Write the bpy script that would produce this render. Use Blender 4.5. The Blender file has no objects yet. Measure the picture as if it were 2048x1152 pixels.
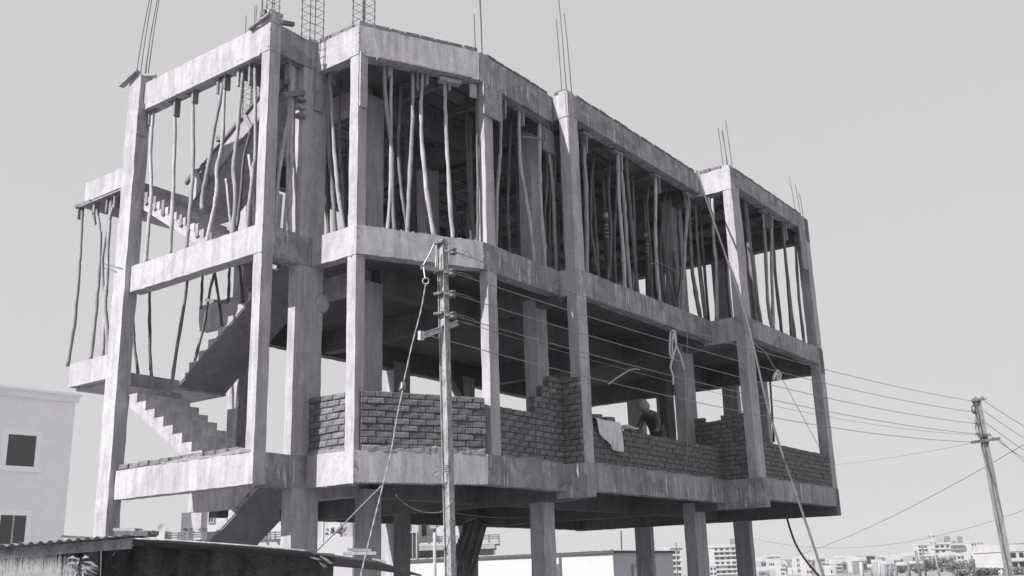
import bpy, bmesh, math, random
from mathutils import Vector, Matrix, Quaternion

S = bpy.context.scene
COL = S.collection
rnd = random.Random(7)

# ------------------------------------------------------------------ camera
FPX, PITCH, ROLL = 2040.0, math.radians(15.88), math.radians(-1.73)
_c, _s = math.cos(PITCH), math.sin(PITCH)
_fw = Vector((0, _c, _s)); _rt = Vector((1, 0, 0)); _up = Vector((0, -_s, _c))
_cr, _sr = math.cos(ROLL), math.sin(ROLL)
RT = _rt * _cr + _up * _sr
UP = _up * _cr - _rt * _sr
cam_d = bpy.data.cameras.new('camera')
cam_d.sensor_width = 36.0
cam_d.lens = 36.0 * FPX / 2048.0
cam_d.clip_start = 0.1
cam_d.clip_end = 6000
cam = bpy.data.objects.new('camera', cam_d)
COL.objects.link(cam)
cam.matrix_world = Matrix(((RT.x, UP.x, -_fw.x, 0), (RT.y, UP.y, -_fw.y, 0), (RT.z, UP.z, -_fw.z, 0), (0, 0, 0, 1)))
S.camera = cam

# building axes: U runs along the sunlit end, V along the long shaded side
TH = math.radians(-36.2)
BO = Vector((-3.26, 12.68, 0))
U = Vector((math.cos(TH), math.sin(TH), 0))
V = Vector((-U.y, U.x, 0))
Z = Vector((0, 0, 1))
GZ = -1.6                                   # ground level (camera at eye height)

# ------------------------------------------------------------------ light
SUN_D = (U * 0.24 + V * 1.0)
SUN_D = Vector((SUN_D.x, SUN_D.y, -0.94)).normalized()      # direction the light travels
sun_el = math.asin(-SUN_D.z)
sun_az = math.atan2(-SUN_D.x, -SUN_D.y)                     # clockwise from +Y
world = bpy.data.worlds.new('World')
S.world = world
world.use_nodes = True
wn, wl = world.node_tree.nodes, world.node_tree.links
wn.clear()
sky = wn.new('ShaderNodeTexSky')
sky.sky_type = 'NISHITA'
sky.sun_disc = False
sky.sun_elevation = sun_el
sky.sun_rotation = sun_az
sky.air_density = 1.0
sky.dust_density = 1.0
sky.ozone_density = 1.0
bw = wn.new('ShaderNodeHueSaturation')
bw.inputs['Saturation'].default_value = 0.03
gam = wn.new('ShaderNodeGamma')                            # a milky, hazy sky: evens the gradient out
gam.inputs['Gamma'].default_value = 0.10
bg = wn.new('ShaderNodeBackground')
bg.inputs['Strength'].default_value = 0.15
wo = wn.new('ShaderNodeOutputWorld')
wl.new(sky.outputs[0], bw.inputs['Color'])
wl.new(bw.outputs[0], gam.inputs['Color'])
wl.new(gam.outputs[0], bg.inputs['Color'])
wl.new(bg.outputs[0], wo.inputs['Surface'])
sun_l = bpy.data.lights.new('sun', 'SUN')
sun_l.energy = 2.0
sun_l.angle = math.radians(0.53)
sun_l.color = (1.0, 0.99, 0.975)
sun = bpy.data.objects.new('sun', sun_l)
COL.objects.link(sun)
sun.rotation_mode = 'QUATERNION'
sun.rotation_quaternion = SUN_D.to_track_quat('-Z', 'Y')
sun.location = (-30, -20, 40)
S.view_settings.view_transform = 'Standard'
S.view_settings.look = 'None'
S.view_settings.gamma = 1.0
S.view_settings.use_curve_mapping = False
S.view_settings.exposure = 1.88
S.cycles.max_bounces = 8
S.cycles.diffuse_bounces = 5
S.cycles.caustics_reflective = False
S.cycles.caustics_refractive = False

# ------------------------------------------------------------------ helpers
def ray(x, y):
    return RT * ((x - 1024) / FPX) + UP * (-(y - 576) / FPX) + _fw
def W(u, v, z):
    return BO + U * u + V * v + Z * z
def uvz(P):
    d = P - BO
    return Vector((d.dot(U), d.dot(V), P.z))
def on_plane(x, y, p0, n):
    r = ray(x, y)
    return r * (p0.dot(n) / r.dot(n))
def at_v(x, y, v): return on_plane(x, y, W(0, v, 0), V)
def at_u(x, y, u): return on_plane(x, y, W(u, 0, 0), U)
def at_y(x, y, Y):
    r = ray(x, y)
    return r * (Y / r.y)
def at_z(x, y, z):
    r = ray(x, y)
    return r * (z / r.z)

ORG = {}
class MB:
    """collects faces, then links them as one mesh object"""
    def __init__(s): s.v = []; s.f = []
    def add(s, vs, fs):
        n = len(s.v); s.v += [Vector(p) for p in vs]; s.f += [[i + n for i in f] for f in fs]
        return s
    def hexa(s, b, t):
        return s.add(list(b) + list(t), [(3, 2, 1, 0), (4, 5, 6, 7), (0, 1, 5, 4), (1, 2, 6, 5), (2, 3, 7, 6), (3, 0, 4, 7)])
    def ubox(s, u0, u1, v0, v1, z0, z1):
        q = [(u0, v0), (u1, v0), (u1, v1), (u0, v1)]
        return s.hexa([W(a, b, z0) for a, b in q], [W(a, b, z1) for a, b in q])
    def box(s, c, hx, hy, hz):
        """c centre, hx hy hz half-extent vectors"""
        q = [-hx - hy, hx - hy, hx + hy, -hx + hy]
        return s.hexa([c + p - hz for p in q], [c + p + hz for p in q])
    def bar(s, p, q, w, h, up=Z):
        d = (q - p).normalized(); sd = d.cross(up)
        if sd.length < 1e-4: sd = d.cross(Vector((1, 0, 0)))
        sd.normalize(); u2 = sd.cross(d)
        return s.box((p + q) / 2, (q - p) / 2, sd * w / 2, u2 * h / 2)
    def prism(s, pts, z0, z1):
        n = len(pts)
        vs = [Vector((p.x, p.y, z0)) for p in pts] + [Vector((p.x, p.y, z1)) for p in pts]
        return s.add(vs, [list(range(n))[::-1], list(range(n, 2 * n))] + [(i, (i + 1) % n, (i + 1) % n + n, i + n) for i in range(n)])
    def extrude(s, poly, d):
        """poly: planar world points, extruded along vector d"""
        n = len(poly)
        return s.add(list(poly) + [p + d for p in poly], [list(range(n))[::-1], list(range(n, 2 * n))] + [(i, (i + 1) % n, (i + 1) % n + n, i + n) for i in range(n)])
    def rough(s, b, t, seg=0.16, j=0.004, r=None):
        """hexahedron whose long direction b0->b1 is cut up and whose edges wander a little"""
        r = r or rnd
        L = (b[1] - b[0]).length
        n = max(2, int(L / seg)); st = len(s.v)
        for i in range(n + 1):
            k = i / n
            for A, B in ((b[0], b[1]), (b[3], b[2]), (t[3], t[2]), (t[0], t[1])):
                p = A.lerp(B, k)
                if 0 < i < n: p = p + Vector((r.uniform(-j, j), r.uniform(-j, j), r.uniform(-j, j) * 0.9))
                s.v.append(p)
        for i in range(n):
            a = st + i * 4
            for k in range(4):
                s.f.append([a + k, a + (k + 1) % 4, a + 4 + (k + 1) % 4, a + 4 + k])
        s.f.append([st + 3, st + 2, st + 1, st]); e = st + n * 4
        s.f.append([e, e + 1, e + 2, e + 3])
        return s
    def rbeam(s, u0, u1, v0, v1, z0, z1, **k):
        """rough beam, cut along its longer horizontal side"""
        if abs(u1 - u0) >= abs(v1 - v0): q = [(u0, v0), (u1, v0), (u1, v1), (u0, v1)]
        else: q = [(u1, v0), (u1, v1), (u0, v1), (u0, v0)]
        return s.rough([W(a, b, z0) for a, b in q], [W(a, b, z1) for a, b in q], **k)
    def rcol(s, u0, u1, v0, v1, z0, z1, j=0.004):
        """rough column, cut along its height"""
        q = [(u0, v0), (u1, v0), (u1, v1), (u0, v1)]
        P = [W(a, b, z0) for a, b in q]; Q = [W(a, b, z1) for a, b in q]
        return s.rough([P[0], Q[0], Q[1], P[1]], [P[3], Q[3], Q[2], P[2]], seg=0.2, j=j)
    def tube(s, path, r, n=8, cap=True):
        path = [Vector(p) for p in path]; m = len(path)
        if not hasattr(r, '__len__'): r = [r] * m
        st = len(s.v); t0 = (path[1] - path[0]).normalized()
        nx = t0.cross(Vector((0.31, 0.87, 0.12))).normalized()
        for i, p in enumerate(path):
            t = (path[min(i + 1, m - 1)] - path[max(i - 1, 0)])
            if t.length < 1e-9: t = t0
            t.normalize()
            nx = (nx - t * nx.dot(t)).normalized(); ny = t.cross(nx)
            for k in range(n):
                a = 2 * math.pi * k / n
                s.v.append(p + (nx * math.cos(a) + ny * math.sin(a)) * r[i])
        for i in range(m - 1):
            for k in range(n):
                a = st + i * n; s.f.append([a + k, a + (k + 1) % n, a + n + (k + 1) % n, a + n + k])
        if cap:
            s.f.append([st + k for k in range(n)][::-1]); s.f.append([st + (m - 1) * n + k for k in range(n)])
        return s
    def lathe(s, c, ax, prof, n=14):
        """prof: (radius, height) along ax from c"""
        ax = ax.normalized(); nx = ax.cross(Vector((0.2, 0.5, 0.83))).normalized(); ny = ax.cross(nx)
        st = len(s.v)
        for r, h in prof:
            for k in range(n):
                a = 2 * math.pi * k / n
                s.v.append(c + ax * h + (nx * math.cos(a) + ny * math.sin(a)) * max(r, 1e-4))
        for i in range(len(prof) - 1):
            for k in range(n):
                a = st + i * n; s.f.append([a + k, a + (k + 1) % n, a + n + (k + 1) % n, a + n + k])
        s.f.append([st + k for k in range(n)][::-1]); s.f.append([st + (len(prof) - 1) * n + k for k in range(n)])
        return s
    def build(s, name, mat, parent=None, smooth=False, origin=None, kind=None, label=None):
        if parent is not None: o0 = ORG[parent.name]
        elif origin is not None: o0 = Vector(origin)
        else:
            lo = min(p.z for p in s.v); c = sum(s.v, Vector()) / len(s.v); o0 = Vector((c.x, c.y, lo))
        me = bpy.data.meshes.new(name)
        me.from_pydata([tuple(p - o0) for p in s.v], [], s.f)
        if mat is not None: me.materials.append(mat)
        if smooth: me.polygons.foreach_set('use_smooth', [True] * len(me.polygons))
        me.update()
        ob = bpy.data.objects.new(name, me)
        COL.objects.link(ob)
        if parent is not None: ob.parent = parent
        else: ob.location = o0
        ORG[ob.name] = o0
        if kind: ob['kind'] = kind
        if label: ob['label'] = label
        return ob

def tag(o, label, cat, group=None):
    o['label'] = label; o['category'] = cat
    if group: o['group'] = group
    return o
def thing(name, label, cat, loc, group=None):
    o = bpy.data.objects.new(name, None); COL.objects.link(o)
    o.empty_display_size = 0.2
    o.location = loc; ORG[o.name] = Vector(loc)
    return tag(o, label, cat, group)
def struct(name, mb, mat, **k):
    o = mb.build(name, mat, **k); o['kind'] = 'structure'; return o
def spline(pts, n=4):
    """Catmull-Rom through points"""
    P = [Vector(p) for p in pts]; out = []
    for i in range(len(P) - 1):
        a, b, c, d = P[max(i - 1, 0)], P[i], P[i + 1], P[min(i + 2, len(P) - 1)]
        for k in range(n):
            t = k / n
            out.append(0.5 * ((2 * b) + (c - a) * t + (2 * a - 5 * b + 4 * c - d) * t * t + (3 * b - a - 3 * c + d) * t ** 3))
    out.append(P[-1]); return out
def sagged(p, q, sag, n=24):
    return [p.lerp(q, i / n) - Z * (4 * sag * (i / n) * (1 - i / n)) for i in range(n + 1)]

# ------------------------------------------------------------------ materials
def nodes_of(name):
    m = bpy.data.materials.new(name); m.use_nodes = True
    nt = m.node_tree; return m, nt.nodes, nt.links, nt.nodes['Principled BSDF']
def g(v, a=1.0): return (v, v * 0.988, v * 1.015, a)
def noise(n, l, vec, scale, detail=5, rough=0.55, dist=0.0):
    t = n.new('ShaderNodeTexNoise'); t.inputs['Scale'].default_value = scale
    t.inputs['Detail'].default_value = detail; t.inputs['Roughness'].default_value = rough
    t.inputs['Distortion'].default_value = dist
    l.new(vec, t.inputs['Vector']); return t.outputs['Fac']
def ramp(n, l, fac, stops):
    r = n.new('ShaderNodeValToRGB'); e = r.color_ramp.elements
    while len(e) < len(stops): e.new(0.5)
    for i, (p, c) in enumerate(stops): e[i].position = p; e[i].color = c if hasattr(c, '__len__') else g(c)
    l.new(fac, r.inputs['Fac']); return r.outputs['Color']
def mixc(n, l, a, b, fac, mode='MIX'):
    m = n.new('ShaderNodeMix'); m.data_type = 'RGBA'; m.blend_type = mode
    for sock, val in ((m.inputs[6], a), (m.inputs[7], b)):
        if hasattr(val, 'links') or hasattr(val, 'is_linked'): l.new(val, sock)
        else: sock.default_value = val
    if isinstance(fac, float): m.inputs[0].default_value = fac
    else: l.new(fac, m.inputs[0])
    return m.outputs[2]
def coords(n, l, scale=(1, 1, 1), kind='Object'):
    tc = n.new('ShaderNodeTexCoord'); mp = n.new('ShaderNodeMapping')
    mp.inputs['Scale'].default_value = scale
    l.new(tc.outputs[kind], mp.inputs['Vector']); return mp.outputs['Vector']
def bump(n, l, h, bsdf, strength=0.4, dist=0.02):
    b = n.new('ShaderNodeBump'); b.inputs['Strength'].default_value = strength; b.inputs['Distance'].default_value = dist
    l.new(h, b.inputs['Height']); l.new(b.outputs['Normal'], bsdf.inputs['Normal'])

def concrete(name, base, lime=0.55, limefac=0.55, dark=0.68, streak=0.35, patch=0.2):
    m, n, l, b = nodes_of(name)
    o = coords(n, l)
    big = noise(n, l, o, 0.9, 6, 0.6, 0.4)
    mid = noise(n, l, o, 16.0, 9, 0.7)
    fine = noise(n, l, o, 70.0, 4, 0.6)
    sv = coords(n, l, (5.0, 5.0, 0.7))
    st = noise(n, l, sv, 1.6, 5, 0.6, 0.2)
    sv2 = coords(n, l, (11.0, 11.0, 0.8))
    st2 = noise(n, l, sv2, 1.9, 4, 0.6, 0.1)
    pt = noise(n, l, o, 2.6, 3, 0.5, 0.8)
    c = ramp(n, l, big, [(0.3, base * 0.86), (0.5, base), (0.72, base * 1.1)])
    c = mixc(n, l, c, ramp(n, l, mid, [(0.3, 0.74), (0.5, 1.0), (0.75, 1.12)]), 0.6, 'MULTIPLY')
    dk = ramp(n, l, st, [(0.40, 1.0), (0.54, 0.0)])
    c = mixc(n, l, c, mixc(n, l, c, g(dark), 1.0, 'MULTIPLY'), mixc(n, l, g(0), g(streak), dk))
    pa = noise(n, l, o, 1.3, 4, 0.55, 1.6)
    pf = ramp(n, l, pa, [(0.50, 0.0), (0.535, 1.0)])
    c = mixc(n, l, c, mixc(n, l, c, g(0.52), 1.0, 'MULTIPLY'), mixc(n, l, g(0), g(patch), pf))
    lm = ramp(n, l, st2, [(0.57, 0.0), (0.64, 1.0)])
    lm = mixc(n, l, g(0), lm, ramp(n, l, pt, [(0.44, 0.0), (0.56, 1.0)]))
    c = mixc(n, l, c, g(lime), mixc(n, l, g(0), g(limefac), lm))
    pits = ramp(n, l, fine, [(0.29, 0.3), (0.385, 1.0)])
    c = mixc(n, l, c, pits, 0.7, 'MULTIPLY')
    l.new(c, b.inputs['Base Color'])
    b.inputs['Roughness'].default_value = 0.92
    b.inputs['Specular IOR Level'].default_value = 0.25
    h = mixc(n, l, mid, fine, 0.45)
    bump(n, l, h, b, 0.55, 0.012)
    return m
def plain(name, base, rough=0.85, var=0.25, scale=6.0, metal=0.0, bumps=0.2, stretch=(1, 1, 1), spec=0.3):
    m, n, l, b = nodes_of(name)
    o = coords(n, l, stretch)
    a = noise(n, l, o, scale, 7, 0.62, 0.3); c2 = noise(n, l, o, scale * 7, 4, 0.6)
    c = ramp(n, l, a, [(0.28, base * (1 - var)), (0.5, base), (0.75, base * (1 + var))])
    c = mixc(n, l, c, ramp(n, l, c2, [(0.3, 1 - var), (0.65, 1 + var * 0.5)]), 0.7, 'MULTIPLY')
    l.new(c, b.inputs['Base Color'])
    b.inputs['Roughness'].default_value = rough; b.inputs['Metallic'].default_value = metal
    b.inputs['Specular IOR Level'].default_value = spec
    if bumps: bump(n, l, mixc(n, l, a, c2, 0.5), b, bumps, 0.01)
    return m
def perobj(m, amount):
    """vary the base colour a little from object to object"""
    nt = m.node_tree; b = nt.nodes['Principled BSDF']; lk = b.inputs['Base Color'].links[0]; src = lk.from_socket
    oi = nt.nodes.new('ShaderNodeObjectInfo')
    r = ramp(nt.nodes, nt.links, oi.outputs['Random'], [(0.0, 1 - amount), (1.0, 1 + amount)])
    nt.links.new(mixc(nt.nodes, nt.links, src, r, 1.0, 'MULTIPLY'), b.inputs['Base Color'])
    return m

M = {}
M['conc'] = concrete('concrete', 0.42, patch=0.16, streak=0.5, dark=0.62)
M['conc_d'] = concrete('inner_shade_concrete', 0.16, limefac=0.1)  # interior copy of the concrete, indoor shade put into its tone
M['conc_w'] = concrete('stained_shade_concrete', 0.31, patch=0.5, lime=0.68, limefac=0.7, dark=0.6, streak=0.55)  # stains, plus a darker base that paints in the shaded side
M['conc_f'] = concrete('stair_shade_concrete', 0.24, limefac=0.15)  # copy for the back flights, darkened for the shade beneath them
M['soffit'] = concrete('soffit_shade_concrete', 0.13, limefac=0.15)  # slab and bracket copy, underside shade painted into the base colour
M['mortar'] = plain('mortar', 0.10, 0.95, 0.4, 12)
M['brick'] = perobj(plain('brick', 0.165, 0.95, 0.5, 14, bumps=0.6), 0.22)
M['wood'] = perobj(plain('debarked_wood', 0.37, 0.8, 0.4, 5, bumps=0.4, stretch=(3, 3, 0.6)), 0.25)
M['wood_d'] = perobj(plain('dark_shade_wood', 0.16, 0.85, 0.45, 5, bumps=0.4, stretch=(3, 3, 0.6)), 0.3)  # dark copy of prop wood with interior shade in its tone; also dark timber
M['plank'] = perobj(plain('formwork_plank', 0.24, 0.85, 0.45, 8, bumps=0.3, stretch=(2, 2, 1)), 0.3)
M['rebar'] = plain('rusty_steel', 0.10, 0.7, 0.4, 30, bumps=0.2)
M['steel'] = plain('painted_steel', 0.16, 0.5, 0.4, 10, metal=0.2)
M['galv'] = plain('galvanised_steel', 0.45, 0.5, 0.5, 9, metal=0.3, stretch=(2, 2, 0.7))
M['rope_w'] = plain('white_rope', 0.6, 0.9, 0.2, 40, bumps=0.3)
M['wire'] = plain('aluminium_wire', 0.2, 0.45, 0.2, 20, metal=0.3, bumps=0)
M['wire_d'] = plain('dark_cable', 0.06, 0.6, 0.2, 20, bumps=0)
M['rope'] = plain('pale_rope', 0.26, 0.9, 0.3, 40, bumps=0.5)
M['pipe'] = plain('pale_pipe', 0.10, 0.8, 0.15, 8, bumps=0)
M['porc'] = plain('insulator_porcelain', 0.12, 0.25, 0.2, 10, bumps=0)
M['white'] = plain('white_paint', 0.47, 0.8, 0.06, 2.0, bumps=0.1)
M['white2'] = plain('off_white_paint', 0.4, 0.8, 0.1, 2.0, bumps=0.1)
M['city_w'] = plain('weathered_white_wall', 0.46, 0.85, 0.12, 0.4, bumps=0)
M['city_o'] = plain('weathered_cream_wall', 0.34, 0.85, 0.15, 0.4, bumps=0)
M['city_g'] = plain('weathered_grey_wall', 0.2, 0.85, 0.15, 0.4, bumps=0)
M['greyp'] = plain('grey_paint', 0.34, 0.8, 0.15, 2.0, bumps=0.1)
M['glass'] = plain('dark_window', 0.05, 0.2, 0.2, 2.0, bumps=0, spec=0.6)
M['tin'] = plain('corrugated_tin', 0.3, 0.6, 0.35, 3, metal=0.2)
M['sack'] = plain('dark_sackcloth', 0.13, 0.95, 0.5, 6, bumps=0.6)
M['sack_l'] = plain('white_sack', 0.62, 0.9, 0.2, 9, bumps=0.5)
M['leaf'] = perobj(plain('leaf', 0.17, 0.7, 0.35, 6, bumps=0), 0.3)
M['straw'] = plain('straw', 0.4, 0.9, 0.4, 20, bumps=0)
M['bark'] = plain('bark', 0.12, 0.9, 0.3, 10)
M['earth'] = plain('dry_earth', 0.24, 0.95, 0.3, 0.15)
M['skin'] = plain('skin', 0.16, 0.6, 0.1, 10, bumps=0)
M['shirt'] = plain('dark_shirt', 0.11, 0.9, 0.2, 10, bumps=0.2)
M['scarf'] = plain('pale_headcloth', 0.26, 0.9, 0.15, 15, bumps=0.3)
M['board'] = plain('shuttering_board', 0.36, 0.8, 0.35, 5, stretch=(1, 1, 1))

# ------------------------------------------------------------------ ground
gm = MB(); R_ = 3000
gm.add([(-R_, -R_, GZ), (R_, -R_, GZ), (R_, R_, GZ), (-R_, R_, GZ)], [(0, 1, 2, 3)])
struct('ground', gm, M['earth'])

# ------------------------------------------------------------------ the concrete frame
BLD = thing('unfinished_building', 'unfinished three-storey concrete frame with bare columns, open stair and low brick walls', 'building', W(0, 0, GZ))
def part(mb, name, mat='conc', **k): return mb.build(name, M[mat], BLD, **k)
TOPS = [1.61, 4.61, 7.609]
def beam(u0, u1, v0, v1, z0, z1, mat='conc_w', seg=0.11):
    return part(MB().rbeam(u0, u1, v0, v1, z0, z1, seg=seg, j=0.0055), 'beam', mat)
for k, t in enumerate(TOPS):
    roof = k == 2
    beam(-2.95, -0.003, 0.0, 0.2, t - (0.45 if roof else 0.40), t, 'conc')
    beam(-0.2, 0.0, 0.203, 0.867, t - (0.44 if roof else 0.42), t)
    beam(-0.197, 0.857, 0.87, 1.05, t - (0.45 if roof else 0.41), t, 'conc')
    p, q = W(0.86, 0.87, 0), W(1.68, 2.56, 0)
    nrm = (q - p).normalized().cross(Z)               # outward
    p2, q2 = p - nrm * 0.2 + (q - p) * 0.002, q - nrm * 0.2
    zb = t - (0.46 if roof else 0.40)
    part(MB().rough([p + Z * zb, q + Z * zb, q2 + Z * zb, p2 + Z * zb], [p + Z * t, q + Z * t, q2 + Z * t, p2 + Z * t], seg=0.1, j=0.006), 'beam', 'conc')
    beam(1.48, 1.68, 2.575, 4.497, t - (0.46 if roof else 0.40), t)
    if k == 0: beam(1.5, 2.05, 4.43, 4.66, t - 0.5, t - 0.002)
    else: beam(1.5, 1.977, 4.5, 4.7, t - 0.42, t, 'conc')
    beam(1.78, 1.98, 4.503 if k else 4.665, 9.197, t - 0.40, t)
    if k == 0: beam(1.8, 2.74, 9.2, 9.4, t - 0.52, t - 0.002)
    else: beam(1.8, 2.647, 9.2, 9.4, t - 0.46, t, 'conc')
    beam(2.45, 2.65, 9.203 if k else 9.405, 13.077, t - (0.34 if roof else 0.37), t)
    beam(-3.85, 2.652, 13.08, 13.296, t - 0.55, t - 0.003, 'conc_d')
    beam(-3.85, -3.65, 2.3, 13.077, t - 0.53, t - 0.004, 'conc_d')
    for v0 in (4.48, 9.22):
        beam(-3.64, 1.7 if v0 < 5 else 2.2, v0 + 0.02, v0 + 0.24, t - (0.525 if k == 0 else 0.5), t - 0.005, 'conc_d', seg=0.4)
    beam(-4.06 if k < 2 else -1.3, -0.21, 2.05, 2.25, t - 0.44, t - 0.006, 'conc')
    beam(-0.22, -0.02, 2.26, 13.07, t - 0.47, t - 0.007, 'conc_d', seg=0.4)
    # slab
    ul = -1.5 if roof else -1.0
    pts = [(ul, 0.1), (-0.1, 0.1), (-0.1, 0.95), (0.8, 0.95), (1.58, 2.6), (1.58, 4.6), (1.88, 4.6), (1.88, 9.3), (2.55, 9.3), (2.55, 13.2), (-3.75, 13.2), (-3.75, 2.15), (ul, 2.15)]
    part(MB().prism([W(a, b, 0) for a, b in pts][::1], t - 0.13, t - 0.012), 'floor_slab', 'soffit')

def column(u0, u1, v0, v1, storeys=(0, 1, 2), mat='conc', zs=None):
    for k in storeys:
        z0 = (GZ if k == 0 else TOPS[k - 1] - 0.05); z1 = TOPS[k] - 0.36
        part(MB().rcol(u0, u1, v0, v1, z0, z1), 'column', mat)
part(MB().rcol(-3.25, -2.952, -0.08, 0.13, GZ, 7.74, j=0.007), 'column', 'conc')
column(-0.17, -0.008, 0.008, 0.195, (1, 2))
column(-0.2, -0.01, 0.65, 1.1)
column(0.69, 0.852, 0.878, 1.04, (1, 2))
column(1.53, 1.672, 2.66, 2.87, (1, 2))
column(1.79, 1.972, 4.51, 4.78, (1, 2))
column(2.46, 2.642, 9.21, 9.57, (1, 2))
column(2.44, 2.643, 13.02, 13.29, (1, 2))
column(-0.2, -0.02, 1.96, 2.3)
column(0.95, 1.2, 4.5, 4.8); column(1.1, 1.33, 9.2, 9.65)
column(0.3, 0.66, 13.09, 13.27); column(-2.2, -1.8, 13.09, 13.27); column(-3.84, -3.6, 12.95, 13.28, (1, 2))
column(-1.4, -1.17, 13.09, 13.27, (1,)); column(1.02, 1.33, 13.09, 13.27, (1, 2))
column(-3.5, -3.25, 2.3, 2.52, (1, 2)); column(-3.84, -3.64, 8.6, 9.0); column(-3.84, -3.64, 6.42, 6.9)
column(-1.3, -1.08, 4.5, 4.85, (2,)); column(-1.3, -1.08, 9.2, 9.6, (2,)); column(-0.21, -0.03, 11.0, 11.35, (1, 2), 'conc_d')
# swelling of spilt concrete on the column beside the stair bay
lm = MB(); lc = W(-0.01, 1.09, 3.72)
for i in range(7):
    for k in range(10):
        th, a = math.pi * i / 6, 2 * math.pi * k / 10
        rr = .115 * rnd.uniform(.85, 1.12)
        lm.v.append(lc + (U * math.sin(th) * math.cos(a) * .6 + V * math.sin(th) * math.sin(a) + Z * 1.25 * math.cos(th)) * rr)
for i in range(6):
    for k in range(10): lm.f.append([i * 10 + k, i * 10 + (k + 1) % 10, (i + 1) * 10 + (k + 1) % 10, (i + 1) * 10 + k])
part(lm, 'concrete_lump', 'conc', smooth=True)
# bracket under the left edge beam
part(MB().extrude([W(-3.84, 8.3, 4.12), W(-3.84, 8.61, 3.75), W(-3.84, 8.61, 4.12)], U * 0.2), 'column_bracket', 'soffit')

# stair: flights climb to a landing on the far left and come back behind
def steps(flight, right_falls, n, u0, z0, v0, v1, rise):
    for i in range(n):
        if right_falls:
            u, z = u0 + 0.22 * i, z0 - rise * i
            tri = [(u - 0.22, z), (u, z - rise), (u, z)]
        else:
            u, z = u0 + 0.22 * i, z0 + rise * i
            tri = [(u, z), (u, z - rise), (u + 0.22, z)]
        dz = rnd.uniform(-0.004, 0.004)
        MB().extrude([W(a, v0, b + dz) for a, b in tri], V * (v1 - v0)).build('step', M['conc'], flight)
for lift in (0, 3):
    fl = part(MB().extrude([W(-3.17, 0.112, 2.842 + lift), W(-3.17, 0.112, 2.69 + lift), W(-0.95, 0.112, 1.31 + lift), W(-0.95, 0.112, 1.46 + lift)], V * 0.876), 'stair_flight', 'conc')
    steps(fl, True, 10, -3.15, 2.97 + lift, 0.1, 1.0, 0.137)
for lift in (-3, 0):
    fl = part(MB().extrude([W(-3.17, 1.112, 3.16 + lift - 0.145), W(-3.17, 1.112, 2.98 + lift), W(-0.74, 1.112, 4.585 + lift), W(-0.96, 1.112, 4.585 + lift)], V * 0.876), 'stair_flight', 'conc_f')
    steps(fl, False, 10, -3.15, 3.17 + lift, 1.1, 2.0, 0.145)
# top flight still in its shuttering
fl = part(MB().extrude([W(-3.17, 1.1, 6.3), W(-3.17, 1.1, 5.95), W(-1.0, 1.1, 7.33), W(-1.0, 1.1, 7.5), W(-1.32, 1.1, 7.5)], V * 0.9), 'stair_flight', 'conc')
MB().bar(W(-3.0, 1.085, 6.0), W(-0.95, 1.085, 7.3), 0.02, 0.05).build('shuttering_board', M['plank'], fl)
MB().bar(W(-3.05, 1.08, 6.42), W(-1.4, 1.08, 7.42), 0.03, 0.045).build('shuttering_board', M['wood_d'], fl)
for (a, b, c, d) in ((-3.0, 6.5, -2.8, 6.12), (-2.86, 6.56, -2.66, 6.22), (-1.85, 7.12, -1.66, 6.84)):
    MB().bar(W(a, 1.065, b), W(c, 1.065, d), 0.03, 0.07).build('cleat', M['plank'], fl)
MB().bar(W(-3.3, 1.1, 6.35), W(-3.05, 1.1, 6.52), 0.05, 0.06).build('cleat', M['wood_d'], fl)
MB().box(W(-2.45, 1.15, 6.9), U * .06, V * .1, Z * .045).build('brick', M['brick'], fl)
for k, lift in enumerate((-3, 0, 3)):
    part(MB().rbeam(-4.36, -3.172, 0.125, 2.0, 2.94 + lift, 3.08 + lift, j=0.003), 'stair_landing', 'conc')
    if lift >= 0: beam(-4.40 if lift else -4.36, -3.253, 0.0, 0.12, 2.98 + lift, 3.37 + lift - 0.03 * k, 'conc')
# loose offcuts standing along the shuttered flight
for i, u in enumerate((-2.85, -2.62, -2.40, -1.95, -1.55, -1.22)):
    z = 5.66 - 0.137 / 0.22 * (u + 2.7)
    part(MB().ubox(u - 0.02, u + 0.05, 0.085, 0.098, z - 0.16, z + rnd.uniform(0.0, 0.1)), 'cleat', 'plank')

# kicker stubs where the columns will go on
for (u0, u1, v0, v1, h) in ((-0.19, 0.01, -0.01, 0.2, 0.13), (-3.24, -2.98, -0.07, 0.12, 0.0), (-0.18, -0.02, 0.72, 0.95, 0.05), (1.8, 1.96, 4.52, 4.74, 0.05), (2.48, 2.63, 9.22, 9.5, 0.05), (1.5, 1.66, 2.62, 2.82, 0.04)):
    if h: part(MB().rcol(u0, u1, v0, v1, 7.6, 7.612 + h), 'column_kicker', 'conc')

# starter bars
def bars(pts, z0, hs, lean=(0, 0), name='starter_bar', stir=None, r=0.0075):
    for i, (u, v) in enumerate(pts):
        h = hs[i % len(hs)]; a, b = rnd.uniform(-.03, .03) + lean[0], rnd.uniform(-.03, .03) + lean[1]
        if stir: a, b = lean
        p = [W(u, v, z0), W(u + a * h * .4, v + b * h * .4, z0 + h * .5), W(u + a * h, v + b * h, z0 + h)]
        part(MB().tube(spline(p, 3), r, 5), name, 'rebar')
    if stir:
        us = [p[0] for p in pts]; vs = [p[1] for p in pts]
        a0, a1, b0, b1 = min(us) - .012, max(us) + .012, min(vs) - .012, max(vs) + .012
        z = z0 + 0.06
        while z < z0 + max(hs) - 0.05:
            dz = rnd.uniform(-.02, .02)
            part(MB().tube([W(a0, b0, z), W(a1, b0, z + dz), W(a1, b1, z), W(a0, b1, z + dz), W(a0, b0, z)], 0.0045, 4), 'stirrup', 'rebar')
            z += stir
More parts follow.
